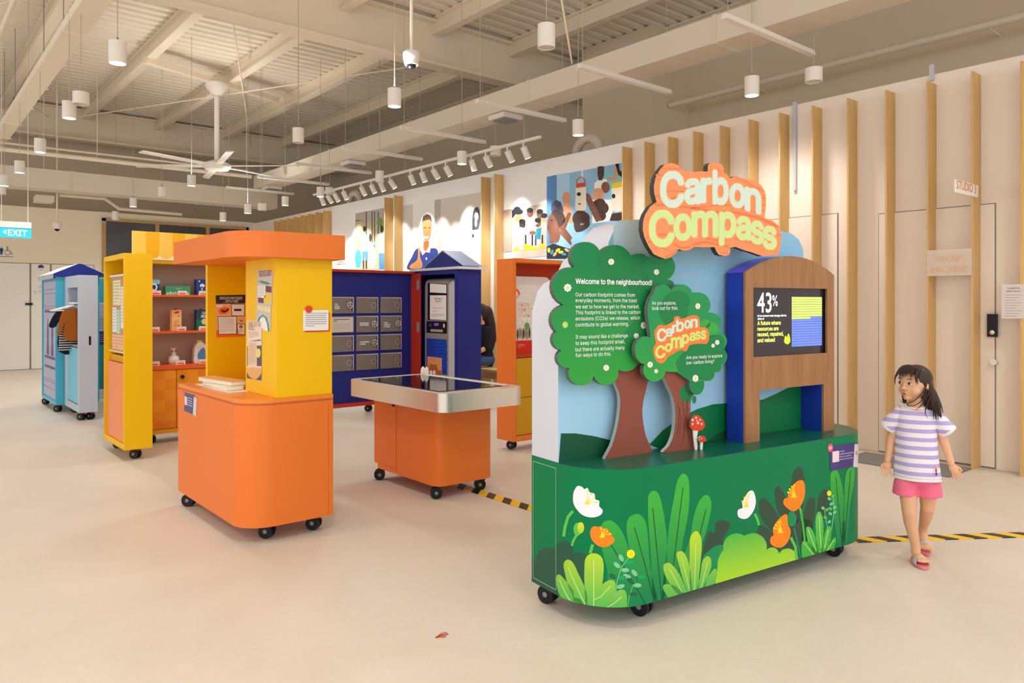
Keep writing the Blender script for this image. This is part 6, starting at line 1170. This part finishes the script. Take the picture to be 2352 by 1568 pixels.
# t-shirt
b = MB(); sect = [(.425, .108, .078, 0), (.45, .107, .078, 0), (.52, .101, .074, -.002), (.6, .096, .071, -.004), (.68, .093, .067, -.005), (.735, .100, .058, -.006), (.768, .095, .05, -.006), (.787, .066, .042, -.007), (.797, .045, .036, -.008)]
n = 36; vs = []
for z, rx_, ry_, cx_ in sect:
    for j in range(n):
        t_ = 2 * math.pi * j / n; fold = 1 + .022 * math.sin(5 * t_ + z * 9) * (1 if z < .7 else .2); drop = -.014 if (z > .78 and math.sin(t_) < 0) else 0
        vs.append((cx_ + rx_ * math.cos(t_) * fold, ry_ * math.sin(t_) * fold, z + drop * -math.sin(t_)))
fs = [(i * n + j, i * n + (j + 1) % n, (i + 1) * n + (j + 1) % n, (i + 1) * n + j) for i in range(len(sect) - 1) for j in range(n)]
stripe = band_mat('lilac_stripes', 'b9a7dd', 'efe9ec', .0427, .4607, axis=2, duty=.47, rough=.8); b.add(vs, fs, stripe, True)
def ring(c, d, r, m, rb=.004): pass
for (p0, p1, r0, r1) in (((-.06, 0, .768), (-.138, .012, .668), .040, .046), ((.052, 0, .768), (.138, .018, .668), .040, .046)):
    p0, p1 = Vector(p0), Vector(p1); b.tube([p0, p0.lerp(p1, .4), p0.lerp(p1, .9)], [r0 - .006, r0 + .001, r1 - .003], stripe, 20, cap=False); b.tube([p0.lerp(p1, .9), p1], [r1 - .003, r1 - .002], mat('hem_white', 'f1ecee', .8), 20, cap=False)
o = b.build('t_shirt', gi, 'white t-shirt with lilac stripes'); s_ = o.modifiers.new('solid', 'SOLIDIFY'); s_.thickness = .003
b = MB(); vs = []
for z, k_ in ((.424, 1.012), (.436, 1.01)):
    for j in range(n): t_ = 2 * math.pi * j / n; vs.append((.108 * k_ * math.cos(t_) * (1 + .022 * math.sin(5 * t_ + z * 9)), .078 * k_ * math.sin(t_) * (1 + .022 * math.sin(5 * t_ + z * 9)), z))
b.add(vs, [(j, (j + 1) % n, (j + 1) % n + n, j + n) for j in range(n)], MATS['hem_white'], True)
ringp = [(-.008 + .047 * math.cos(t_), .037 * math.sin(t_), .797 + (.014 * math.sin(t_) if math.sin(t_) < 0 else 0)) for t_ in [2 * math.pi * j / 24 for j in range(25)]]; b.tube(ringp, .0055, MATS['hem_white'], 8, cap=False); b.build('t_shirt_trim', gi, merge=False)
b = MB(); b.ellip((.082, -.062, .485), (.004, .003, .013), pred, 8, 6); b.ellip((.084, -.062, .5), (.005, .003, .006), pyel, 8, 6); b.ellip((.083, -.061, .468), (.004, .003, .008), pnavy, 8, 6); b.build('embroidered_motif', gi)
# shorts
b = MB(); b.ellip((0, .003, .43), (.097, .066, .05), sk); 
for s_, dy in ((-1, -.008), (1, .012)): b.tube([(s_ * .042, dy, .44), (s_ * .050, dy, .4), (s_ * .054, dy, .338)], [.048, .057, .061], sk, 20)
organic(b, 'shorts', gi, mat('pink_cotton', 'f0728f', .8), .005, 2, 'pink shorts')
# sandals
for (h_, d_, u_, l_), lb in ((ftF, None), (ftB, None)):
    M = Matrix((l_, d_, u_)).transposed().to_3x3(); b = MB(); c = h_ + d_ * .045 - u_ * .027
    out_ = [(x * 1.0, y) for x, y in ell(0, 0, .034, .078, 24)]; vs = [M @ Vector((x, y, z)) + c for z in (-.008, .005) for x, y in out_]; k_ = 24
    b.add(vs, [tuple(range(k_)), tuple(range(k_, 2 * k_))] + [(i, (i + 1) % k_, (i + 1) % k_ + k_, i + k_) for i in range(k_)], mat('sandal_pink', 'f0858c', .6)); so_ = b.build('sandal', gi)
    b = MB(); st_ = [(math.cos(t_) * .034, math.sin(t_) * .046 - .002) for t_ in [math.pi * j / 10 for j in range(11)]]
    vs = [M @ Vector((x, y + .018, z)) + c for y in (-.022, .022) for x, z in st_]; b.add(vs, [(i, i + 1, i + 12, i + 11) for i in range(10)], mat('glitter_strap', 'dcdcda', .35, .3, bump=.6, bscale=500, vary=.35, vscale=300), True); o = b.build('strap', so_, 'glittery silver strap'); s_ = o.modifiers.new('solid', 'SOLIDIFY'); s_.thickness = .004

# ------------------------------------------------------------------ hanging lamps
lampw = mat('lamp_white', 'ece4da', .45); lens_on = mat('lamp_lens_lit', 'fff4e0', .4, emit='fff3df', es=9.0); lens_off = mat('lamp_lens_off', 'cfc8bd', .3)
def mk_pendant(r, h, lit, cab):
    b = MB(); b.lathe([(0, h), (r, h), (r, 0), (r - .006, 0), (r - .006, .012), (0, .012)], 0, 0, lampw, 24); hs = b.build('housing'); 
    b = MB(); b.lathe([(0, .011), (r - .007, .011)], 0, 0, lens_on if lit else lens_off, 20); ln = b.build('lens')
    b = MB(); b.tube([(0, 0, h), (0, 0, h + .03)], .008, GREY, 8); b.tube([(0, 0, h + .03), (0, 0, h + cab)], .0035, mat('cable_grey', 'b8ae9f', .5), 6); cb = b.build('cable')
    res = [o.data for o in (hs, ln, cb)]
    for o in (hs, ln, cb): bpy.data.objects.remove(o)
    return res
PM = {('lit'): mk_pendant(.065, .17, True, 2.05), ('off'): mk_pendant(.065, .17, False, 2.05), ('short'): mk_pendant(.075, .12, False, 2.05)}
def pendant(x, y, z, kind, lab, vis=True):
    fr = Frame(x, y, 0, z); r = fr.root('pendant_light', lab, 'pendant light', 'cylinder pendant lights hanging from the roof')
    for nm, me in zip(('housing', 'lens', 'cable'), PM[kind]):
        o = bpy.data.objects.new(nm, me); COL.objects.link(o); o.parent = r
        if nm == 'cable':
            hh = .17 if kind != 'short' else .12; top = 4.21 if 1.41 < x < 1.65 else (3.81 if 6.04 < x < 6.46 and y < 15.9 else 5.64); o.scale = (1, 1, (top - z - hh) / (2.05 - hh)); o.location = (0, 0, hh * (1 - o.scale[2]))
    if kind == 'lit':
        l = bpy.data.lights.new('lamp', 'SPOT'); l.energy = PEND_W * 4; l.spot_size = math.radians(140); l.spot_blend = .8; l.shadow_soft_size = .12; l.color = WARM
        lo_ = bpy.data.objects.new('lamp', l); COL.objects.link(lo_); lo_.parent = r; lo_.location = (0, 0, -.01)
        if 1.2 < x < 1.85 or 5.8 < x < 6.7 or 15.2 < y < 17: return
        u = bpy.data.lights.new('ceiling_fill', 'SPOT'); u.energy = UP_W; u.spot_size = math.radians(168); u.spot_blend = 1; u.shadow_soft_size = .1; u.color = WARM     # added upward fill light that brightens the roof deck
        uo = bpy.data.objects.new('ceiling_fill', u); COL.objects.link(uo); uo.parent = r; uo.location = (0, 0, .19); uo.rotation_euler = (math.pi, 0, 0)
PL = [(270, 146, 'lit'), (159, 272, 'lit'), (186, 240, 'short'), (92, 350, 'lit'), (45, 397, 'lit'), (10, 427, 'lit'), (440, 427, 'lit'), (685, 328, 'off'), (906, 245, 'lit'), (1255, 110, 'off'), (1061, 377, 'lit'), (872, 418, 'off'), (1328, 311, 'lit'), (1138, 357, 'short'), (1727, 220, 'lit'), (1869, 188, 'short'), (655, 472, 'lit'), (569, 490, 'lit'), (512, 507, 'lit'), (306, 475, 'lit'), (372, 452, 'off'), (265, 505, 'off'), (602, 483, 'short'), (736, 452, 'lit'), (757, 446, 'short'), (4, 446, 'off')]
kinds = {'lit': 'glowing white cylinder pendant', 'off': 'unlit white cylinder pendant', 'short': 'short white drum pendant'}
cnt = {k_: 0 for k_ in kinds}; tot = {k_: sum(1 for p in PL if p[2] == k_) for k_ in kinds}
for px, py, kd in sorted(PL):
    z = 3.2 if kd != 'short' else 3.3; z = 3.0 if (py > 480) else z
    h = R0.hit(px, py, 2, z); lab = '%s hanging from the roof, %s of its kind from the left' % (kinds[kd], ORD[cnt[kd]]); cnt[kd] += 1
    pendant(h[0], h[1], z, kd, lab)
for i, (x, y) in enumerate(((-1.2, 1.2), (1.2, -.6), (3.6, -1.2), (-3.6, 2.6), (-3.4, -1.4), (1.0, 2.2), (5.2, .6), (-4.8, 6.4), (-1.4, 4.6))): pendant(x, y, 3.25, 'lit', 'glowing cylinder pendant of the near row, above and behind the viewpoint')

# track with spotlights along the gallery wall
TA, TZ = 6.1, 3.33
b = MB(); b.box(-.02, .02, 0, 6.3, 0, .03, lampw)
o = b.build('light_track'); o.location = (TA, 6.75, TZ); tag(o, 'long white light track hanging along the gallery wall', 'light track')
for y in (.3, 3.1, 6.0):
    b = MB(); b.tube([(0, y, .03), (0, y, .47)], .004, MATS['cable_grey'], 6); b.build('suspension_rod', o)
sh = MB(); sh.tube([(0, 0, 0), (0, 0, -.15)], .042, lampw, 20); sh.tube([(0, 0, -.15), (0, 0, -.154)], .036, lens_on, 20)
sho = sh.build('spot_head'); shm = sho.data; bpy.data.objects.remove(sho); sj = MB(); sj.tube([(0, 0, 0), (0, 0, -.06)], .012, lampw, 10); sj.box(-.03, .03, -.015, .015, -.005, .0, lampw); sjo = sj.build('t'); sjm = sjo.data; bpy.data.objects.remove(sjo)
spx = [1202, 1165, 1115, 1082, 1023, 994, 968, 942, 895, 873, 852, 829, 788, 768, 752, 737]
for i, px in enumerate(spx):
    r_ = (px - CX) / F_PX; y = ((.7668 - .6419 * r_) * TA) / (.6419 + .7668 * r_); fr = Frame(TA, y, 0, TZ)
    r = fr.root('track_spotlight', 'white spotlight on the gallery track, %s from its right end' % ORD[i], 'spotlight', 'spotlights clipped to the gallery track')
    a_ = bpy.data.objects.new('bracket', sjm); COL.objects.link(a_); a_.parent = r
    hd = bpy.data.objects.new('spot_head', shm); COL.objects.link(hd); hd.parent = r; hd.location = (0, 0, -.055); hd.rotation_euler = (0, -math.radians(26 + 5 * (i % 3)), math.radians((i % 4 - 1.5) * 7))
    l = bpy.data.lights.new('lamp', 'SPOT'); l.energy = SPOT_W; l.spot_size = math.radians(46); l.spot_blend = .7; l.shadow_soft_size = .03; l.color = (1, .98, .95); lo_ = bpy.data.objects.new('lamp', l); COL.objects.link(lo_); lo_.parent = hd; lo_.location = (0, 0, -.16)
# linear fittings crossing the duct
for k_ in range(9):
    y = 3.5 + 1.64 * k_; fr = Frame(5.15, y, 0, 3.6); r = fr.root('linear_light', 'slim white linear fitting across the duct, %s from the right' % ORD[k_], 'linear light', 'slim linear fittings hung under the duct')
    b = MB(); b.prism([(-.03, 0), (.03, 0), (.02, .045), (-.02, .045)], 'x', 0, 1.4, lampw); b.build('housing', r)
    for x in (.05, 1.35):
        b = MB(); b.tube([(x, 0, .045), (x, 0, 2.0)], .003, MATS['cable_grey'], 6); b.build('suspension_rod', r)
# ducts, pipes, trays
b = MB(); b.box(6.05, 6.45, -2.5, 15.9, 3.8, 4.06, mat('duct_white', 'ddd2c0', .55))
for y in (1.5, 4.2, 6.9, 9.6, 12.3, 15.0): b.box(6.04, 6.46, y, y + .03, 3.79, 4.07, MATS['duct_white'])
o = tag(b.build('air_duct'), 'long boxy cream air duct running along the right side of the roof', 'air duct')
b = MB(); b.box(-7.2, 6.6, 15.95, 16.4, 3.42, 3.78, MATS['duct_white'])
for x in (-5, -2.2, .2, 2.6, 5): b.box(x, x + .03, 15.94, 16.41, 3.41, 3.79, MATS['duct_white'])
tag(b.build('air_duct'), 'cream air duct crossing above the back wall', 'air duct')
for i, y in enumerate((6.9, 11.8, 15.4)):
    b = MB(); b.box(-.16, .16, -.16, .16, .02, .08, lampw); b.box(-.12, .12, -.12, .12, 0, .02, GREY); o = b.build('air_diffuser'); o.location = (6.25, y + (.7 if i == 0 else 0), 3.715); tag(o, 'square white air diffuser under the long duct, %s from the viewer' % ORD[i], 'air diffuser', 'square diffusers under the long duct')
b = MB(); b.box(1.42, 1.64, -2.5, 18.5, 4.2, 4.24, CEIL); b.box(1.42, 1.435, -2.5, 18.5, 4.24, 4.3, CEIL); b.box(1.625, 1.64, -2.5, 18.5, 4.24, 4.3, CEIL); tray = tag(b.build('cable_tray'), 'long cable tray running away along the left side of the roof', 'cable tray')
for i in range(12):
    b = MB(); y = 2.6 + 1.3 * i; b.tube([(1.43, y, 4.3), (1.43, y, 5.33)], .005, GREY, 6); b.box(1.4, 1.66, y - .015, y + .015, 4.185, 4.2, CEIL); b.build('hanger_rod', tray)
b = MB(); b.tube([(1.1, -2.5, 4.75), (1.1, 18.4, 4.75)], .03, CEIL, 10); tag(b.build('sprinkler_pipe'), 'cream pipe running beside the left cable tray', 'pipe')
b = MB(); b.tube([(9.4, -2, 4.42), (9.4, 7.38, 4.42)], .045, CEIL, 12); o = tag(b.build('sprinkler_pipe'), 'cream pipe along the upper outer wall at right', 'pipe')
for y in (0, 3, 6): b = MB(); b.tube([(9.4, y, 4.42), (9.89, y, 4.42)], .012, CEIL, 6); b.build('pipe_bracket', o)
b = MB(); b.tube([(-7, 15.64, 4.0), (5.9, 15.64, 4.0)], .04, CEIL, 10); b.tube([(-7, 15.84, 4.15), (5.9, 15.84, 4.15)], .02, CEIL, 8); o = tag(b.build('sprinkler_pipe'), 'pair of cream pipes crossing before the far duct', 'pipe')
for x in (-5, -1, 3, 5.8): b = MB(); b.tube([(x, 15.64, 4.04), (x, 15.64, 5.6)], .006, CEIL, 6); b.build('hanger_rod', o)
b = MB(); b.tube([(2.6, 17.0, 3.46), (3.4, 17.0, 3.46), (3.7, 17.2, 3.3), (5.0, 17.4, 3.3)], .035, CEIL, 8); b.box(2.2, 2.5, 16.9, 17.3, 3.3, 3.42, CEIL); b.tube([(2.35, 17.1, 3.42), (2.35, 17.1, 5.6)], .008, CEIL, 6); tag(b.build('drain_pipe'), 'bent cream pipe above the back wall', 'pipe')
# flexible hose above the partition
def flex(px, py, lab, z=3.245):
    h = R0.hit(px, py, 0, 6.82); pts = []; rs = []
    for i in range(50): t_ = i / 49 * math.pi; pts.append((6.82, h[1] + .2 * math.cos(t_), z + .17 * math.sin(t_))); rs.append(.055 + (.008 if i % 2 else 0))
    b = MB(); b.tube(pts, rs, mat('flex_duct', 'cabfae', .6), 12); tag(b.build('flexible_duct'), lab, 'flexible duct')
flex(1350, 330, 'ribbed flexible duct curling above the wall beside the crowd photo'); flex(815, 440, 'ribbed flexible duct above the far gallery wall')
# diagonal bracing rods
RODS = [((-2.2, 9.3, 5.25), (2.6, 18.3, 5.25)), ((2.4, 9.3, 5.21), (-2.4, 18.3, 5.21)), ((3.3, 9.5, 5.2), (6.9, 18.3, 5.2)), ((6.9, 9.5, 5.15), (2.6, 18.3, 5.15)), ((-2, 1, 5.2), (2.2, 9.3, 5.2)), ((4.5, 5, 5.3), (6.1, 6.2, 4.1))]
for i, (p, q) in enumerate(RODS):
    b = MB(); b.tube([p, q], .011, CEIL, 6); tag(b.build('bracing_rod'), 'thin cream bracing rod crossing under the roof', 'bracing rod', 'diagonal bracing rods under the roof')
# ceiling fan at rest
Yf = 13.4; Xf = (498 - CX) / F_PX * Yf; FF = Frame(Xf * RT[0] + Yf * FW[0], Xf * RT[1] + Yf * FW[1], .35, 0); fn = FF.root('ceiling_fan', 'large white ceiling fan hanging on a long rod from the roof beams', 'ceiling fan')
b = MB(); b.tube([(0, 0, 3.85), (0, 0, 5.2)], .045, lampw, 14); b.build('rod', fn); b = MB(); b.lathe([(0, 5.26), (.2, 5.26), (.2, 5.2), (.1, 5.08), (.05, 5.05)], 0, 0, lampw, 20); b.box(-1.4, 1.4, -.06, .06, 5.25, 5.34, CEIL); b.build('mount', fn)
b = MB(); b.lathe([(0, 3.72), (.2, 3.72), (.24, 3.76), (.24, 3.82), (.1, 3.88), (0, 3.88)], 0, 0, lampw, 24); b.build('motor_hub', fn)
for k_ in range(6):
    a_ = math.radians(60 * k_); c_, s_ = math.cos(a_), math.sin(a_); b = MB(); pts = [(r1, w1) for r1, w1 in ((.2, -.06), (1.46, -.07), (1.46, .05), (.2, .06))]
    vs = [(r1 * c_ - w1 * s_, r1 * s_ + w1 * c_, 3.79 + dz + w1 * .15) for dz in (-.008, .008) for r1, w1 in pts]; b.add(vs, [(0, 1, 2, 3), (4, 5, 6, 7), (0, 1, 5, 4), (1, 2, 6, 5), (2, 3, 7, 6), (3, 0, 4, 7)], lampw); b.build('blade', fn)
# dome cameras
def dome(px, py, z, lab, top):
    h = R0.hit(px, py, 2, z); fr = Frame(h[0], h[1], 0, z); r = fr.root('dome_camera', lab, 'security camera')
    b = MB(); b.lathe([(0, .17), (.075, .17), (.08, .16), (.08, .10), (.072, .09), (.072, .07), (.065, .045), (.0, .045)], 0, 0, lampw, 24); b.build('housing', r)
    b = MB(); b.ellip((0, 0, .048), (.047, .047, .047), mat('dome_black', '17171c', .1)); b.build('dome', r); b = MB(); b.tube([(0, 0, .17), (0, 0, top - z)], .016, CEIL, 10); b.build('drop_pole', r)
dome(945, 160, 3.57, 'white dome camera on a pole in front of the deep roof beam', 5.6)
dome(131, 531, 2.72, 'small dome camera on a pole before the cream back wall', 5.6)
# exit sign
Ye = 9.8; Xe = (35 - CX) / F_PX * Ye; FE = Frame(Xe * RT[0] + Ye * FW[0], Xe * RT[1] + Ye * FW[1], -math.radians(6), 2.18); ex = FE.root('exit_sign', 'hanging blue illuminated EXIT sign with arrow', 'exit sign')
b = MB(); b.box(-.18, .18, -.02, .02, .13, .21, lampw); b.build('housing', ex, bevel=.003); b = MB(); b.box(-.178, .178, -.006, .006, 0, .128, mat('exit_blue', '22a8d4', .3, emit='2fb4dd', es=.75)); ep = b.build('lit_panel', ex, 'glowing blue acrylic panel')
b = MB(); S = PY(FE, -.0065); ew = em('exit_white', 'ffffff', 1.1); b.text(S, 'EXIT', -.08, .13, .028, ew, .016, 1, height=.078); b.art(S, [(-.135, .07), (-.1, .1), (-.1, .04)], ew, 1, px=False); b.build('lettering', ep, merge=False)
for x in (-.15, .14): b = MB(); b.tube([(x, 0, .21), (x, 0, 3.3)], .004, lampw, 6); b.build('cable', ex)
